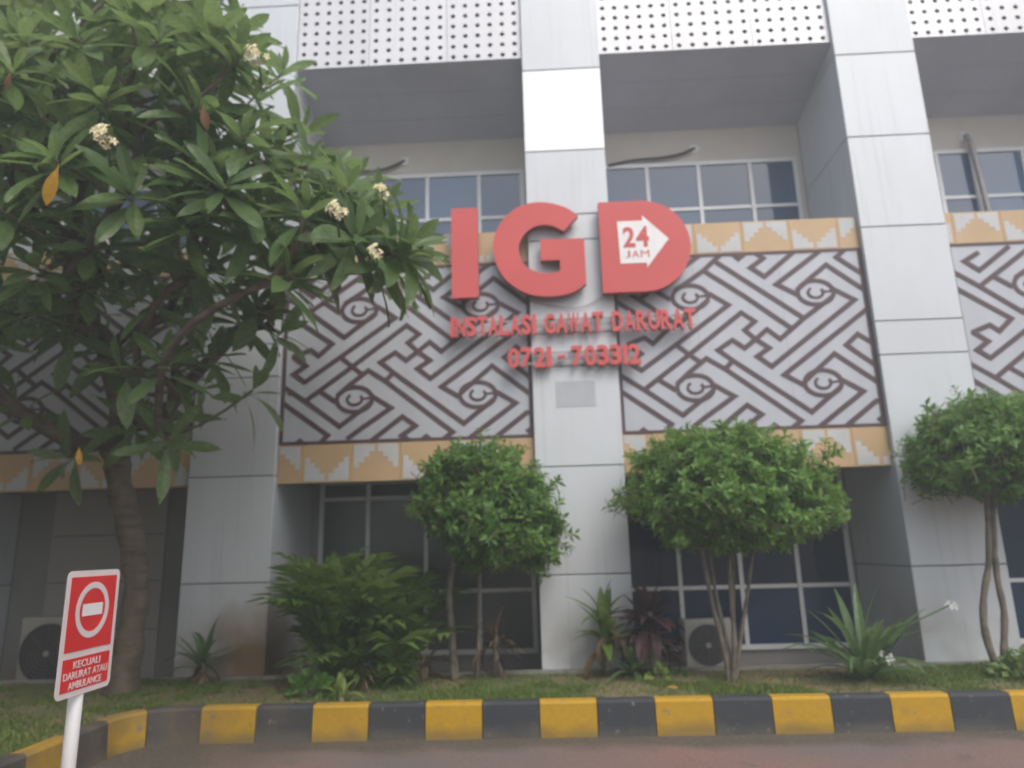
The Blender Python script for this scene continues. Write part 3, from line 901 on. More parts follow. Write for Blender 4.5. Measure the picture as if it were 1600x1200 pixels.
# ------------------------------------------------------------------ frangipani
TIPS = [(-1.39, -3.0, 3.82), (-1.63, -2.8, 3.79), (-1.85, -2.8, 4.24), (-2.13, -3.2, 4.05), (-2.02, -2.9, 4.09), (-2.52, -3.2, 4.02), (-2.61, -3.3, 4.66), (-2.87, -3.4, 5.44), (-3.48, -3.5, 5.62), (-3.86, -3.5, 5.42), (-3.83, -3.6, 4.33), (-4.24, -3.6, 5.09), (-3.61, -3.5, 4.91), (-3.21, -3.5, 5.38), (-2.68, -3.3, 5.34), (-2.92, -3.4, 4.83), (-2.71, -2.9, 5.28), (-2.63, -3.5, 4.12), (-2.53, -3.0, 4.62), (-2.35, -2.6, 4.79), (-1.9, -3.0, 4.31), (-1.73, -3.2, 3.83), (-1.49, -3.0, 3.75), (-2.21, -2.6, 4.01), (-3.35, -3.4, 4.16), (-3.94, -2.9, 4.01), (-4.38, -2.9, 3.81), (-3.59, -2.6, 3.62), (-3.08, -2.7, 3.84), (-2.98, -2.0, 3.75), (-3.93, -2.4, 3.08), (-4.55, -2.2, 3.5), (-3.57, -2.2, 2.5), (-2.97, -2.0, 2.97), (-3.41, -1.9, 3.31), (-4.79, -2.6, 3.61), (-5.39, -1.6, 2.96), (-5.0, -1.4, 2.51), (-2.89, -1.6, 3.62), (-3.41, -2.7, 3.04), (-4.48, -3.0, 5.13), (-2.57, -2.2, 5.36), (-2.69, -2.4, 4.49), (-1.74, -2.6, 4.34), (-3.05, -3.2, 3.99), (-4.79, -1.74, 6.96), (-5.11, -2.42, 4.48), (-4.51, -3.21, 4.18), (-3.48, -3.08, 6.16), (-5.46, -1.02, 4.65), (-3.88, -0.96, 5.97), (-4.03, -3.02, 5.89), (-3.02, -3.16, 6.09), (-4.26, -2.21, 4.31), (-4.75, -1.4, 3.6), (-4.0, -0.83, 3.3), (-5.77, -1.48, 5.63), (-2.85, -1.91, 4.34), (-4.1, -1.27, 3.38), (-6.18, -1.05, 4.26), (-4.85, -1.7, 5.64), (-4.94, -2.9, 4.57), (-6.1, -1.46, 7.86), (-5.12, -2.36, 5.95), (-4.32, -1.18, 4.97), (-4.34, -2.44, 5.01), (-4.76, -2.74, 6.0), (-4.89, -1.89, 5.0), (-4.76, -2.29, 7.32), (-4.8, -1.01, 4.98), (-2.93, -1.82, 4.78), (-3.51, -3.05, 4.68), (-4.93, -2.91, 5.72), (-5.08, -2.43, 6.67), (-2.97, -2.69, 6.07), (-4.92, -2.67, 5.25), (-3.69, -2.0, 6.7), (-6.58, -0.95, 5.31), (-4.11, -2.9, 4.95), (-2.71, -1.43, 4.87), (-4.98, -1.35, 6.83), (-5.24, -2.68, 5.57), (-3.87, -1.69, 2.81), (-4.39, -2.83, 5.66), (-2.32, -1.73, 4.98), (-4.24, -1.41, 7.02), (-4.45, -1.64, 3.49), (-3.43, -1.06, 5.12), (-4.77, -1.89, 6.31), (-3.96, -1.47, 3.9), (-3.17, -2.63, 5.63), (-2.54, -1.95, 4.73), (-3.8, -2.09, 4.21), (-4.02, -1.04, 5.44), (-5.27, -1.69, 7.5), (-5.78, -0.96, 4.19), (-3.21, -2.83, 5.07), (-2.82, -3.26, 4.35), (-6.01, -1.11, 5.83), (-2.01, -2.49, 4.68), (-4.64, -2.73, 4.35), (-4.57, -3.18, 5.71), (-4.62, -2.57, 5.45), (-3.53, -2.47, 6.14), (-4.77, -3.26, 5.25), (-2.3, -2.11, 5.01), (-4.06, -1.03, 4.25), (-2.63, -2.33, 3.95), (-3.88, -2.99, 6.34), (-3.85, -2.23, 6.46), (-4.28, -2.38, 7.22), (-3.31, -2.82, 4.35), (-3.48, -2.67, 6.87), (-4.47, -3.2, 4.64), (-3.53, -1.5, 4.89), (-2.24, -3.19, 3.55), (-3.29, -1.47, 3.83), (-6.04, -1.45, 3.62), (-6.05, -1.55, 6.49), (-5.01, -1.66, 3.8), (-5.13, -2.69, 6.21), (-4.69, -1.79, 4.08), (-3.51, -2.18, 4.87), (-3.8, -1.82, 3.32), (-2.58, -1.17, 5.13), (-3.22, -1.15, 6.83), (-3.4, -2.58, 4.72), (-1.5, -2.43, 4.07), (-3.35, -3.18, 5.12), (-4.39, -1.32, 2.81), (-2.89, -1.49, 5.29), (-3.51, -2.58, 5.22), (-4.19, -2.58, 3.83), (-3.0, -2.9, 4.76), (-6.01, -1.13, 7.16), (-5.23, -1.17, 4.91), (-6.6, -0.98, 6.86), (-5.42, -1.79, 4.98), (-4.54, -2.34, 5.92), (-6.04, -1.38, 4.09), (-6.73, -1.08, 6.08), (-5.55, -2.05, 6.73), (-2.9, -1.46, 4.26), (-5.61, -1.77, 6.38), (-4.37, -1.86, 6.41), (-5.74, -2.19, 5.82), (-1.92, -1.18, 4.34), (-4.75, -2.49, 6.97), (-4.33, -0.97, 7.2), (-5.61, -2.36, 7.0), (-2.83, -2.4, 5.13), (-5.38, -1.01, 6.3), (-5.51, -1.33, 6.07), (-4.34, -1.09, 6.06), (-6.31, -1.35, 5.78), (-6.85, -1.09, 8.21), (-6.56, -0.88, 4.03), (-5.76, -2.16, 6.21), (-7.0, -2.11, 5.37), (-4.29, -2.85, 6.73), (-7.21, -1.14, 4.29), (-6.21, -2.7, 5.03), (-7.01, -2.66, 3.87), (-7.24, -0.48, 5.77), (-6.2, -2.62, 6.62), (-5.52, -2.75, 4.82), (-7.43, -2.79, 4.32), (-7.59, -2.21, 5.62), (-5.44, -3.13, 3.92), (-6.77, -0.54, 4.57), (-6.16, -2.91, 3.27), (-7.64, -1.53, 4.83), (-5.98, -2.96, 4.45), (-6.32, -1.65, 5.07), (-7.91, -1.54, 5.35), (-7.54, -1.81, 6.0), (-7.81, -0.94, 4.32), (-5.35, -2.46, 3.21), (-5.5, -1.98, 3.79), (-5.72, -2.48, 4.13), (-6.72, -2.13, 3.29), (-6.97, -2.55, 6.35), (-7.88, -2.16, 5.12), (-7.14, -1.3, 5.39), (-7.56, -1.49, 3.56), (-6.45, -3.3, 4.96), (-5.92, -3.1, 5.73), (-7.51, -0.45, 4.76), (-6.43, -2.76, 3.77), (-6.82, -1.76, 3.75), (-6.93, -2.27, 4.32), (-5.96, -1.95, 7.15)]
FLOW = [(-3.208, -4.0, 4.227), (-2.34, -3.75, 4.986), (-1.785, -3.6, 3.844), (-1.527, -3.35, 4.111), (-1.504, -3.6, 3.524)]
YLEAF = [(-3.488, -4.0, 4.038), (-2.565, -4.0, 4.427), (-3.903, -4.0, 4.755), (-4.083, -2.6, 2.419)]
def leafmesh(name, mat, wid=0.135, droop=0.2, fold=0.10, tw=0.0):
    m = MB()
    rows = ((0.0, 0.012), (0.12, 0.018), (0.25, 0.07), (0.42, wid * 0.85), (0.6, wid), (0.76, wid * 0.88), (0.9, wid * 0.5), (1.0, 0.004))
    prev = None
    for t, w in rows:
        z = -droop * t * t
        c = (t, 0.0, z)
        l = (t - 0.02, w, z + w * fold * 6 * 0.3 + tw * t)
        r = (t - 0.02, -w, z + w * fold * 6 * 0.3 - tw * t)
        if prev:
            m.quad(prev[0], c, l, prev[1]); m.quad(prev[2], r, c, prev[0])
        prev = (c, l, r)
    return m
LV = [leafmesh("l", "leaf", 0.118 + 0.012 * (i % 3), (0.10, 0.2, 0.3, 0.42, 0.05)[i], 0.12, (0.02, -0.03, 0.0, 0.04, -0.02)[i]) for i in range(5)]
LME = [m.mesh("leaf", "leaf", True) for m in LV]

FR = thing("frangipani_tree", "frangipani tree with long leaves and cream flowers on the left lawn", "tree", (-4.695, -0.65, 0.25))
ORG = Vector((-4.695, -0.65, 0.25))
tr = [Vector(p) for p in ((-4.695, -0.65, 0.22), (-4.64, -0.66, 0.72), (-4.625, -0.66, 1.28), (-4.72, -0.68, 1.76), (-4.85, -0.72, 2.22), (-4.90, -0.78, 2.62))]
trs = spline3(tr, 5)
class Nd:
    __slots__ = ("p", "par", "d", "n")
    def __init__(s, p, par, d): s.p, s.par, s.d, s.n = p, par, d, 0
nodes = []
for i, p in enumerate(trs):
    nodes.append(Nd(p, nodes[-1] if nodes else None, 0.0))
root_top = nodes[-1]
cand = nodes[-3:]
tips = sorted([Vector(t) for t in TIPS], key=lambda t: (t - root_top.p).length)
chains = []
for k, t in enumerate(tips):
    best = min(cand, key=lambda n: (t - n.p).length + 0.42 * n.d + (1.2 if t.z < n.p.z - 0.2 else 0.0))
    L = (t - best.p).length
    dirn = (best.p - best.par.p).normalized() if best.par else Vector((0, 0, 1))
    c = best.p + dirn * L * 0.42 + Vector((random.gauss(0, .07), random.gauss(0, .07), random.gauss(0, .05))) * L
    n = max(2, int(L / 0.16)); par = best; ch = [best]
    for i in range(1, n + 1):
        u = i / n
        p = best.p * (1 - u) ** 2 + c * 2 * u * (1 - u) + t * u * u
        p += Vector((noise.noise(p * 2.1), noise.noise(p * 2.3 + Vector((9, 0, 0))), 0)) * 0.05 * (1 - u)
        nd = Nd(p, par, best.d + L * u); par = nd; ch.append(nd)
        if i < n: cand.append(nd)
    q = par
    while q: q.n += 1; q = q.par
    chains.append(ch)
rr = lambda n: 0.0125 * max(1, n) ** 0.49
m = MB()
m.tube([tuple(n.p - ORG) for n in nodes[:len(trs)]], [0.175 - 0.05 * min(1, i / 6) + 0.012 * math.sin(i * 1.7) for i in range(len(trs))], 14)
put("trunk", m, "bark", FR, smooth=True)
for ch in chains:
    m = MB()
    rd = [rr(n.n) for n in ch]; rd[0] = min(rd[0], rd[1] * 1.25)
    m.tube([tuple(n.p - ORG) for n in ch], rd, 7)
    put("branch", m, "bark", FR, smooth=True)

def in_view(p, mg=0.04):
    d = p - CAM; z = d.dot(FW)
    if z < 0.2: return False
    return abs(d.dot(RT) / z) < 0.727 + mg and abs(d.dot(UP) / z) < 0.545 + mg
leaves = []
for ch in chains:
    tip = ch[-1].p
    ax = (tip - ch[-2].p).normalized()
    ax = (ax * 0.7 + Vector((0, 0, 0.75)) + (tip - Vector((-4.6, -1.2, 3.2))).normalized() * 0.35).normalized()
    u = ax.orthogonal().normalized(); w = ax.cross(u)
    n = random.randint(14, 19) if tip.z > 3.7 else random.randint(6, 11); ph = random.uniform(0, 6.28)
    for i in range(n):
        f = i / (n - 1)
        a = ph + i * 2.39996
        el = rad(28 + 78 * f + random.uniform(-12, 12))
        out = u * math.cos(a) + w * math.sin(a)
        d = (ax * math.cos(el) + out * math.sin(el)).normalized()
        d = (d + Vector((0, 0, -0.16 * f))).normalized()
        ln = (0.27 + 0.22 * math.sin(min(1.0, f * 1.25 + 0.15) * 1.57)) * random.uniform(0.82, 1.1)
        base = tip - ax * 0.10 * f
        nrm = (ax - d * ax.dot(d)).normalized()
        side = nrm.cross(d)
        R = Matrix((d, side, nrm)).transposed().to_4x4()
        R = Matrix.Translation(base) @ R @ Matrix.Rotation(random.gauss(0, 0.25), 4, 'X') @ Matrix.Diagonal((ln, ln * random.uniform(0.85, 1.1), ln, 1))
        leaves.append((R, random.randrange(5), base + d * ln * 0.5))
def hide(p):      # how many leaves could stand before this one: near leaves in view come first
    return (p - CAM).length
vis = sorted([l for l in leaves if in_view(l[2])], key=lambda l: hide(l[2]))
single = set(id(l) for l in vis[:300])
OT = Matrix.Translation(-ORG)
crown = MB()
for l in leaves:
    R, k, _ = l
    if id(l) in single:
        o = bpy.data.objects.new("leaf", LME[k]); COL.objects.link(o); o.parent = FR; o.matrix_local = OT @ R
    else:
        T = OT @ R; src = LV[k]; n = len(crown.v); tv = random.uniform(0.0, 0.35)
        crown.v += [tuple(T @ Vector(v)) for v in src.v]
        crown.f += [tuple(i + n for i in f) for f in src.f]
        crown.t += [tv + 1e-4] * len(src.f)
cr = put("crown", crown, "leaf", FR, smooth=True, kind="stuff")
# yellowed leaves
YM = [leafmesh("l", "leaf_yellow", 0.15, 0.12, 0.1).mesh("leaf", "leaf_yellow", True), leafmesh("l", "leaf_brown", 0.16, 0.3, 0.2).mesh("leaf", "leaf_brown", True)]
for (x, y, z), k, ln, dz, lab in zip(YLEAF, (0, 1, 1, 0), (0.28, 0.16, 0.13, 0.15), (-0.35, 0.1, -0.4, 0.0), ("yellow leaf", "orange brown leaf", "withered brown leaf", "yellow leaf")):
    o = link("leaf", YM[k], FR, label=lab)
    d = Vector((dz, 0.1, -1)).normalized(); nr = Vector((0.15, -1, 0.1)); nr = (nr - d * nr.dot(d)).normalized()
    R = Matrix((d, nr.cross(d), nr)).transposed().to_4x4()
    o.matrix_local = OT @ Matrix.Translation((x, y, z)) @ R @ Matrix.Diagonal((ln, ln * 1.15, ln, 1))
# flower clusters
def flower(m, c, ax, r, t=0.0):
    u = ax.orthogonal().normalized(); w = ax.cross(u)
    for k in range(5):
        a = k * 1.2566 + random.uniform(-0.1, 0.1)
        d = u * math.cos(a) + w * math.sin(a); e = u * math.cos(a + 0.6) + w * math.sin(a + 0.6)
        f = u * math.cos(a - 0.35) + w * math.sin(a - 0.35)
        m.quad(tuple(c), tuple(c + f * r * 0.55 + ax * r * 0.25), tuple(c + d * r + ax * r * 0.12), tuple(c + e * r * 0.6 + ax * r * 0.3))
FLM = []
for _k in range(3):
    m = MB(); flower(m, Vector((0, 0, 0)), Vector((0, 0, 1)), 1.0)
    FLM.append(m.mesh("flower", "petal"))
for (x, y, z), n, R in zip(FLOW, (26, 20, 14, 10, 9), (0.085, 0.08, 0.06, 0.055, 0.05)):
    C0 = Vector((x, y, z)) - ORG
    m = MB(); m.tube([(0.0, 0.10, -0.16), (0.0, 0.05, -0.06), (0, 0, 0)], [0.010, 0.008, 0.006], 6)
    fc = put("flower_cluster", m, "leaf", FR, smooth=True, loc=tuple(C0))
    for i in range(n):
        d = Vector((random.gauss(0, 1), random.gauss(0, 1) - 0.8, random.gauss(0, 1))).normalized()
        p = Vector((d.x * R * random.uniform(0.4, 1.25), d.y * R * 0.7, (d.z - 0.35 * d.x) * R * random.uniform(0.5, 1.05)))
        ax = (d + Vector((0, -0.7, 0.3))).normalized()
        o = bpy.data.objects.new("flower", FLM[i % 3]); COL.objects.link(o); o.parent = fc
        s = random.uniform(0.026, 0.036)
        o.matrix_local = Matrix.Translation(p) @ ax.to_track_quat('Z', 'Y').to_matrix().to_4x4() @ Matrix.Rotation(i * 1.1, 4, 'Z') @ Matrix.Diagonal((s, s, s, 1))

# ------------------------------------------------------------------ rounded trees
def topiary(loc, label, stems, c, r, skew, seed, nshoot=620):
    random.seed(seed)
    t = thing("rounded_tree", label, "tree", loc, "small clipped trees on the verge")
    L0 = Vector(loc); c = Vector(c) - L0
    for pts, r0, r1 in stems:
        m = MB(); P = spline3([Vector(p) - L0 for p in pts], 4); n = len(P)
        m.tube([tuple(p) for p in P], [r0 + (r1 - r0) * i / (n - 1) + 0.003 * math.sin(i * 2.1) for i in range(n)], 8)
        put("trunk", m, "bark2", t, smooth=True)
    tw = MB(); lf = MB()
    tops = [Vector(s[0][-1]) - L0 for s in stems]
    def surf(d):
        q = 1.0 + 0.21 * noise.noise(d * 1.9 + Vector((seed, 0, 0))) + 0.13 * noise.noise(d * 4.3 + Vector((0, seed, 0)))
        p = Vector((d.x * r[0], d.y * r[1], d.z * r[2] * (1.0 if d.z > 0 else 0.72))) * q
        p.z += skew * p.x
        return p
    for i in range(nshoot):
        d = Vector((random.gauss(0, 1), random.gauss(0, 1), random.gauss(0, 1))).normalized()
        k = random.uniform(0.42, 1.0) ** 0.55
        if random.random() < 0.13: k *= random.uniform(1.03, 1.19)
        p = c + surf(d) * k
        g = (d * 0.7 + Vector((random.gauss(0, .35), random.gauss(0, .35), random.gauss(0.35, .35)))).normalized()
        ln = random.uniform(0.09, 0.19)
        b = p - g * ln
        tw.tube([tuple(b - g * 0.10), tuple(p)], [0.005, 0.0025], 4, False)
        u = g.orthogonal().normalized(); w = g.cross(u)
        for j in range(random.randint(9, 13)):
            f = j / 12; a = j * 2.4 + i
            q = b + g * ln * f
            dd = ((u * math.cos(a) + w * math.sin(a)) + g * random.uniform(0.3, 0.9)).normalized()
            dd = (dd + Vector((0, 0, random.uniform(-0.25, 0.1)))).normalized()
            L = random.uniform(0.05, 0.125); wd = L * random.uniform(0.17, 0.24)
            nr = (g - dd * g.dot(dd)); nr = nr.normalized() if nr.length > 1e-3 else u
            s = nr.cross(dd)
            tip = q + dd * L - nr * L * 0.12; mid = q + dd * L * 0.5
            tv = min(1.0, max(0.02, random.gauss(0.25 + 0.25 * (i % 7) / 6, 0.2)))
            lf.quad(tuple(q), tuple(mid + s * wd + nr * wd * 0.3), tuple(tip), tuple(mid), tv)
            lf.quad(tuple(q), tuple(mid), tuple(tip), tuple(mid - s * wd + nr * wd * 0.3), tv)
    for i in range(26):
        d = Vector((random.gauss(0, 1), random.gauss(0, 1), random.gauss(0.1, 1))).normalized()
        e = c + surf(d) * 0.8; s0 = random.choice(tops)
        tw.tube([tuple(s0), tuple(s0.lerp(e, 0.5) + Vector((0, 0, -0.03))), tuple(e)], [0.014, 0.009, 0.004], 5, False)
    put("branches", tw, "bark2", t)
    put("crown", lf, "topi", t, kind="stuff")
topiary((-1.39, -0.34, 0.25), "rounded tree on one thin stem below the letter I", [
    ([(-1.39, -0.34, 0.22), (-1.42, -0.36, 0.77), (-1.43, -0.42, 1.15), (-1.33, -0.5, 1.6)], 0.045, 0.028),
    ([(-1.17, -0.34, 0.22), (-1.13, -0.4, 0.8), (-1.12, -0.5, 1.5)], 0.022, 0.014)],
    (-1.02, -0.55, 1.92), (0.82, 0.66, 0.76), -0.22, 3, 1300)
topiary((1.30, -0.68, 0.25), "widest rounded tree on a fan of bare stems below the letter D", [
    ([(1.30, -0.68, 0.22), (1.27, -0.68, 0.55), (1.20, -0.68, 0.95), (1.12, -0.7, 1.6)], 0.030, 0.018),
    ([(1.31, -0.66, 0.22), (1.31, -0.66, 0.60), (1.26, -0.62, 1.0), (1.22, -0.6, 1.6)], 0.024, 0.016),
    ([(1.32, -0.70, 0.22), (1.37, -0.72, 0.65), (1.37, -0.74, 1.0), (1.40, -0.72, 1.65)], 0.028, 0.018),
    ([(1.34, -0.68, 0.22), (1.46, -0.66, 0.70), (1.54, -0.66, 1.0), (1.68, -0.66, 1.6)], 0.026, 0.016),
    ([(1.33, -0.65, 0.22), (1.42, -0.55, 0.80), (1.47, -0.5, 1.2), (1.5, -0.5, 1.7)], 0.022, 0.014)],
    (1.46, -0.68, 2.02), (1.06, 0.82, 0.76), -0.04, 5, 2000)
topiary((3.86, -0.65, 0.25), "rounded tree on two twisting stems at the right edge", [
    ([(3.85, -0.65, 0.22), (3.78, -0.65, 0.63), (3.82, -0.65, 0.96), (3.94, -0.65, 1.35), (4.02, -0.65, 1.95)], 0.038, 0.026),
    ([(3.90, -0.62, 0.22), (3.95, -0.62, 0.5), (4.02, -0.6, 0.83), (4.0, -0.62, 1.16), (4.04, -0.63, 1.6), (4.1, -0.64, 2.0)], 0.036, 0.024)],
    (4.30, -0.62, 2.36), (0.96, 0.74, 0.66), 0.0, 9, 1550)
random.seed(21)

# ------------------------------------------------------------------ strap-leaved and palm plants
def strap(L, w, arch, seg=7, keel=0.25, wave=0.0):
    """blade along +X rising and arching over; unit root at origin"""
    m = MB(); prev = None
    x = z = 0.0; ang = rad(70)
    for i in range(seg + 1):
        t = i / seg
        hw = w * (0.55 + 0.9 * math.sin(min(1, t * 1.25) * math.pi * 0.62)) * (1 - t ** 3.2) * 0.75 + 0.0005
        c = (x, 0.0, z); k = hw * keel
        n = (-math.sin(ang), 0, math.cos(ang))
        l = (x + n[0] * k, hw, z + n[2] * k); r = (x + n[0] * k, -hw, z + n[2] * k)
        if prev:
            m.quad(prev[0], c, l, prev[1], 0.25); m.quad(prev[2], r, c, prev[0], 0.25)
        prev = (c, l, r)
        x += math.cos(ang) * L / seg; z += math.sin(ang) * L / seg
        ang -= arch / seg * (0.5 + t)
    return m
def strap_plant(name, label, cat, loc, n, L, w, mat, tilt=(5, 75), arch=(0.6, 1.8), stem=0.0, group=None, extra=None, keel=0.25):
    t = thing(name, label, cat, loc, group)
    var = [strap(L * s, w, a, keel=keel).mesh("leaf", mat, True) for s, a in ((1.0, arch[0]), (0.85, (arch[0] + arch[1]) / 2), (0.95, arch[1]))]
    alt = None
    if extra:
        alt = [strap(L * 0.9, w, arch[1] * 1.1, keel=keel).mesh("leaf", extra[0], True)]
    if stem:
        m = MB(); m.tube([(0, 0, -0.03), (0.01, 0, stem * 0.5), (0, 0.01, stem)], [0.04, 0.032, 0.028], 8); put("stem", m, "bark2", t, smooth=True)
    for i in range(n):
        f = i / max(1, n - 1)
        dead = extra and f > 1 - extra[1]
        me = alt[0] if dead else var[i % 3]
        o = bpy.data.objects.new("leaf", me); COL.objects.link(o); o.parent = t
        til = rad(tilt[0] + (tilt[1] - tilt[0]) * f + random.uniform(-7, 7)) - rad(20)
        if dead: til += rad(35)
        s = random.uniform(0.8, 1.1)
        o.matrix_local = Matrix.Translation((random.uniform(-.02, .02), random.uniform(-.02, .02), stem * random.uniform(0.45, 1.0))) @ Matrix.Rotation(i * 2.4 + random.uniform(-.3, .3), 4, 'Z') @ Matrix.Rotation(til, 4, 'Y') @ Matrix.Diagonal((s, s, s, 1))
    return t
def frond(L, arch, mat, nl=10, ll=0.56, lw=0.042, fwd=1.25):
    m = MB(); pts = []
    x = z = 0.0; ang = rad(82)
    for i in range(11):
        pts.append(Vector((x, 0, z))); x += math.cos(ang) * L / 10; z += math.sin(ang) * L / 10; ang -= arch / 10 * (0.4 + 1.2 * i / 10)
    m.tube([tuple(p) for p in pts], [0.011 - 0.0009 * i for i in range(11)], 5)
    for i in range(nl):
        u = 0.16 + 0.84 * (i + 0.5) / nl
        k = u * 10; a = int(min(9, k)); p = pts[a].lerp(pts[a + 1], k - a) if a < 10 else pts[10]
        tg = (pts[min(10, a + 1)] - pts[a]).normalized()
        up = Vector((-tg.z, 0, tg.x))
        l = ll * (0.55 + 0.9 * math.sin(math.pi * min(1, (u - 0.2) / 0.85))) * 0.8
        for s in (-1, 1):
            d = (tg * random.uniform(0.55, 0.85) * fwd + Vector((0, s, 0)) * 0.85 + up * random.uniform(0.0, 0.25)).normalized()
            q = p + d * l * 0.55 + up * 0.005; e = p + d * l - Vector((0, 0, l * 0.22))
            sd = d.cross(up).normalized() * lw
            tv = random.uniform(0.05, 0.5)
            m.quad(tuple(p), tuple(q + sd), tuple(e), tuple(q - sd), tv)
    return m.mesh("frond", mat, False)
def palm(label, loc, n, L, seed, dead=3, mat="palm", tilt=(0, 62)):
    random.seed(seed)
    t = thing("palm_plant", label, "palm", loc)
    var = [frond(L * s, a, mat) for s, a in ((1.0, 0.9), (0.9, 1.3), (0.8, 1.7), (1.05, 1.1))]
    dm = frond(L * 0.6, 2.4, "straw", 9, 0.26, 0.012)
    for i in range(n):
        f = i / (n - 1)
        o = bpy.data.objects.new("frond", var[i % 4]); COL.objects.link(o); o.parent = t
        s = random.uniform(0.8, 1.08)
        o.matrix_local = Matrix.Translation((random.gauss(0, .08), random.gauss(0, .07), 0)) @ Matrix.Rotation(i * 2.4 + random.uniform(-.4, .4), 4, 'Z') @ Matrix.Rotation(rad(tilt[0] + (tilt[1] - tilt[0]) * f), 4, 'Y') @ Matrix.Diagonal((s, s, s, 1))
    for i in range(n // 2):      # short outer fronds that hide the stems
        o = bpy.data.objects.new("frond", var[i % 4]); COL.objects.link(o); o.parent = t
        s = random.uniform(0.45, 0.62)
        o.matrix_local = Matrix.Translation((random.gauss(0, .12), random.gauss(-.05, .08), 0)) @ Matrix.Rotation(i * 2.4, 4, 'Z') @ Matrix.Rotation(rad(random.uniform(5, 42)), 4, 'Y') @ Matrix.Diagonal((s, s, s, 1))
    for i in range(dead):
        o = bpy.data.objects.new("frond", dm); COL.objects.link(o); o.parent = t; o["label"] = "dry brown frond"
        o.matrix_local = Matrix.Translation((random.gauss(0, .1), random.gauss(0, .05), 0.02)) @ Matrix.Rotation(random.uniform(3.5, 6), 4, 'Z') @ Matrix.Rotation(rad(random.uniform(30, 60)), 4, 'Y')
    m = MB()
    for i in range(5):
        a = i * 1.3; m.tube([(0.06 * math.cos(a), 0.06 * math.sin(a), -0.03), (0.09 * math.cos(a), 0.09 * math.sin(a), 0.28)], [0.03, 0.018], 7)
    put("stem", m, "bark2", t, smooth=True)
    return t
palm("big dark green palm clump in front of the left ground floor window", (-2.55, -0.42, 0.25), 38, 1.3, 4, 3, tilt=(-24, 16))
palm("smaller green palm clump right beside the big one", (-2.05, -0.30, 0.25), 14, 1.05, 6, 2, tilt=(-20, 22))
strap_plant("dracaena", "grey green spiky dracaena against the left pilaster", "plant", (-4.06, -0.27, 0.25), 30, 0.52, 0.032, "lily", (8, 105), (0.4, 1.7), 0.24, extra=("straw", 0.25))
strap_plant("dry_palm", "withered brown plant between the palm clump and the rounded tree", "plant", (-1.72, -0.22, 0.25), 18, 0.5, 0.026, "straw", (20, 110), (1.2, 2.6), 0.12)
strap_plant("dry_palm", "brown drooping cordyline just right of the slim tree stem", "plant", (-0.98, -0.22, 0.25), 26, 0.46, 0.026, "straw", (10, 105), (1.0, 2.6), 0.42, extra=("purple", 0.2))
strap_plant("cordyline", "green broad leaved cordyline at the foot of the middle pilaster", "plant", (0.16, -0.32, 0.25), 30, 0.50, 0.055, "palm", (5, 95), (0.5, 1.5), 0.55, extra=("straw", 0.2))
strap_plant("cordyline", "dark purple leaved cordyline beside the middle pilaster", "plant", (0.62, -0.30, 0.25), 52, 0.48, 0.058, "purple", (5, 125), (0.6, 1.9), 0.62)
strap_plant("cordyline", "low green shoot under the purple cordyline", "plant", (0.42, -0.42, 0.25), 24, 0.46, 0.034, "lily", (5, 85), (0.6, 1.6), 0.08)
LI = strap_plant("spider_lily", "spider lily with arching strap leaves and white flowers by the right pilaster", "plant", (2.50, -0.88, 0.25), 36, 0.90, 0.044, "lily", (2, 66), (0.6, 2.1), 0.04)
for (x, z, n, hgt) in ((0.20, 0.20, 3, 0), (0.10, 0.28, 2, 0), (0.80, 0.68, 2, 0)):
    m = MB(); m.tube([(0, 0, 0), (x * 0.5, -0.1, z * 0.75), (x, -0.12, z)], 0.007, 6); st = put("flower_stalk", m, "lily", LI, smooth=True)
    m = MB()
    for i in range(n):
        c = Vector((x + random.gauss(0, .012), -0.12 + random.gauss(0, .012), z + random.gauss(0.008, .012)))
        for k in range(6):
            a = k * 1.047 + i
            d = Vector((math.cos(a), -0.25 + 0.3 * math.sin(a * 2), math.sin(a))).normalized()
            s = Vector((-math.sin(a), 0, math.cos(a))) * 0.006
            m.quad(tuple(c), tuple(c + d * 0.028 + s), tuple(c + d * 0.052 - Vector((0, 0, 0.012))), tuple(c + d * 0.035 - s))
    put("flower", m, "petal_w", st)
def bush(label, loc, R, n, mat, seed, L=0.09, name="shrub"):
    random.seed(seed)
    t = thing(name, label, "shrub", loc)
    m = MB(); tw = MB()
    for i in range(n):
        d = Vector((random.gauss(0, 1), random.gauss(0, 1), abs(random.gauss(0, 1)))).normalized()
        p = Vector((d.x * R[0], d.y * R[1], d.z * R[2])) * random.uniform(0.35, 1.0) ** 0.5 * (1 + 0.25 * noise.noise(d * 3 + Vector((seed, 0, 0))))
        if i % 8 == 0: tw.tube([(0, 0, -0.02), tuple(p * 0.5 + Vector((0, 0, .03))), tuple(p)], [0.012, 0.007, 0.003], 5, False)
        a = (d + Vector((random.gauss(0, .5), random.gauss(0, .5), random.gauss(0, .4)))).normalized()
        s = a.orthogonal().normalized() * L * random.uniform(0.2, 0.32); q = p + a * L * 0.5; e = p + a * L - Vector((0, 0, L * 0.15))
        m.quad(tuple(p), tuple(q + s), tuple(e), tuple(q - s), min(1, max(.02, random.gauss(0.35, 0.2))))
    put("branches", tw, "bark2", t); put("foliage", m, mat, t, kind="stuff")
bush("dark low shrub at the foot of the rightmost tree", (4.02, -0.88, 0.25), (0.34, 0.28, 0.26), 420, "palm", 2)
bush("bright green low shrub at the far left edge", (-6.72, -0.55, 0.25), (0.52, 0.4, 0.50), 900, "topi", 3, 0.10)
bush("small pale green clump at the foot of the cordylines", (0.62, -0.62, 0.25), (0.10, 0.08, 0.14), 60, "lime", 5, 0.09, "seedling")
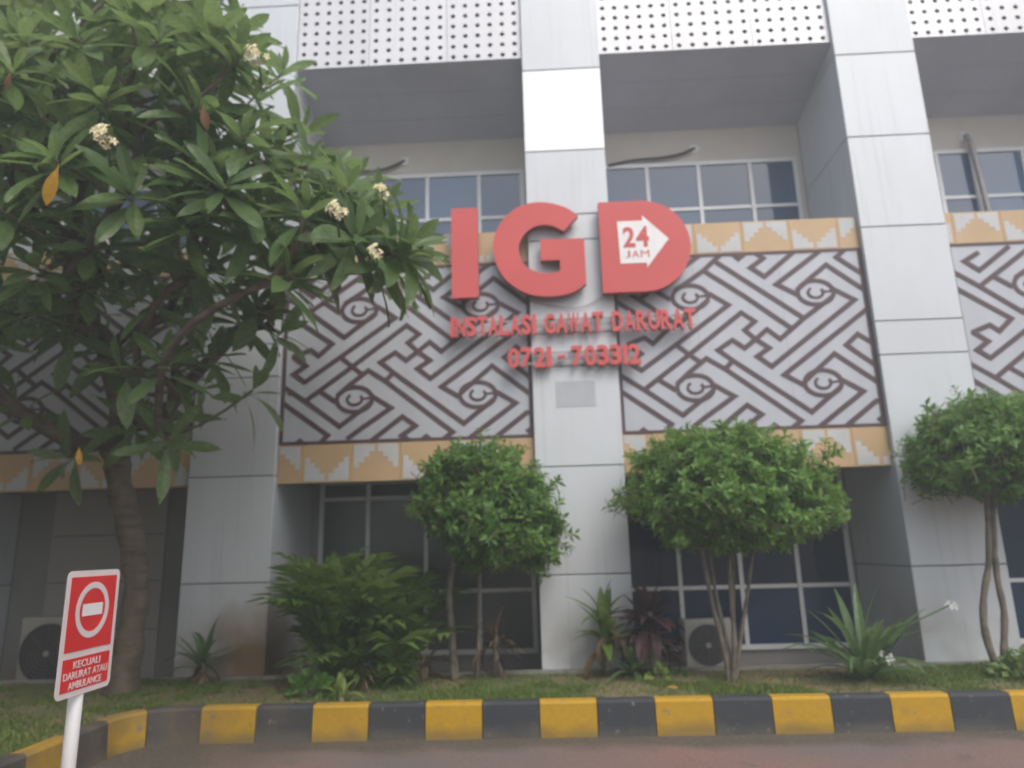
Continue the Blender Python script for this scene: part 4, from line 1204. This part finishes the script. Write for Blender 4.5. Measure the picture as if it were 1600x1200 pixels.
strap_plant("seedling", "pale green broad leaved seedling right behind the kerb under the palm", "plant", (-2.30, -1.30, 0.26), 6, 0.28, 0.045, "lime", (0, 60), (0.5, 1.4), 0.03)
bush("fresh green seedling left of the pale one under the palm", (-2.66, -1.02, 0.25), (0.20, 0.16, 0.20), 120, "topi", 8, 0.11, "seedling")

# fallen leaves
FL = [leafmesh("l", "leaf_yellow", 0.17, 0.15, 0.1).mesh("fallen_leaf", "leaf_yellow", True), leafmesh("l", "leaf_brown", 0.17, 0.3, 0.1).mesh("fallen_leaf", "leaf_brown", True), leafmesh("l", "lime", 0.17, 0.1, 0.1).mesh("fallen_leaf", "lime", True)]
random.seed(5)
for x, y, k, s, lab in (
        (-2.02, -1.30, 2, 0.17, "pale fallen leaf just right of the broad leaved seedling"), (0.60, -1.22, 0, 0.12, "yellow fallen leaf near the kerb in front of the purple cordyline"),
        (1.22, -1.05, 1, 0.12, "brown fallen leaf right in front of the fan of bare stems"), (1.55, -1.0, 0, 0.12, "yellow fallen leaf right of the fan of bare stems"),
        (1.9, -1.2, 1, 0.11, "brown fallen leaf left of the spider lily"), (2.15, -1.25, 2, 0.10, "small pale fallen leaf at the foot of the spider lily"),
        (-4.5, -1.0, 1, 0.2, "big brown fallen leaf beside the frangipani trunk"), (-1.2, -1.1, 1, 0.12, "brown fallen leaf in front of the slim rounded tree"),
        (3.25, -1.2, 2, 0.12, "pale fallen leaf right of the spider lily")):
    o = thing("fallen_leaf", lab, "leaf", (x, y, lawn_z(x, y) + 0.045), "fallen leaves on the verge", data=FL[k])
    o.rotation_euler = (random.gauss(0, .25), random.gauss(0, .25), random.uniform(0, 6.28)); o.scale = (s, s, s)

# ------------------------------------------------------------------ out of frame, on the left: an added roof slab and wing block that shade the left side
CN = thing("added_shade_canopy", "flat roof slab added out of view to shade the left facade", "shade_blocker", (-10.0, -8.0, 0.0))
put("roof_slab", bx(-6.0, 3.9, -6.0, 4.6, 4.3, 4.8), "concrete", CN)
put("roof_slab", bx(3.901, 12.5, -6.0, -1.6, 4.3, 4.8), "concrete", CN)
for sx, sy in ((-5.2, -5.0), (-5.2, 3.4), (2.6, -5.0), (2.0, 2.6), (11.0, -5.0)):
    put("column", bx(sx - 0.3, sx + 0.3, sy - 0.3, sy + 0.3, 0.003, 4.299), "panel", CN)
put("added_shade_wing", bx(-20.0, -8.9, -9.0, -0.02, 0.003, 11.0), "greywall", B)  # unseen block, added to keep light off the left side

# ------------------------------------------------------------------ added volume imitating the milky veil of the lens
hm = bpy.data.materials.new("lens_veil_volume")
hm.use_nodes = True
ht = hm.node_tree
ht.nodes.remove(ht.nodes["Principled BSDF"])
pv = ht.nodes.new("ShaderNodeVolumePrincipled")
pv.inputs["Color"].default_value = (0.91, 0.96, 0.94, 1)
pv.inputs["Density"].default_value = 0.0145
pv.inputs["Anisotropy"].default_value = 0.2
ht.links.new(pv.outputs[0], ht.nodes["Material Output"].inputs["Volume"])
hz = put("lens_veil", bx(-215, 215, -215, 215, -1.0, 11.5), hm, kind="stuff")
tag(hz, "thin added volume standing in for a milky lens veil", "lens_veil")
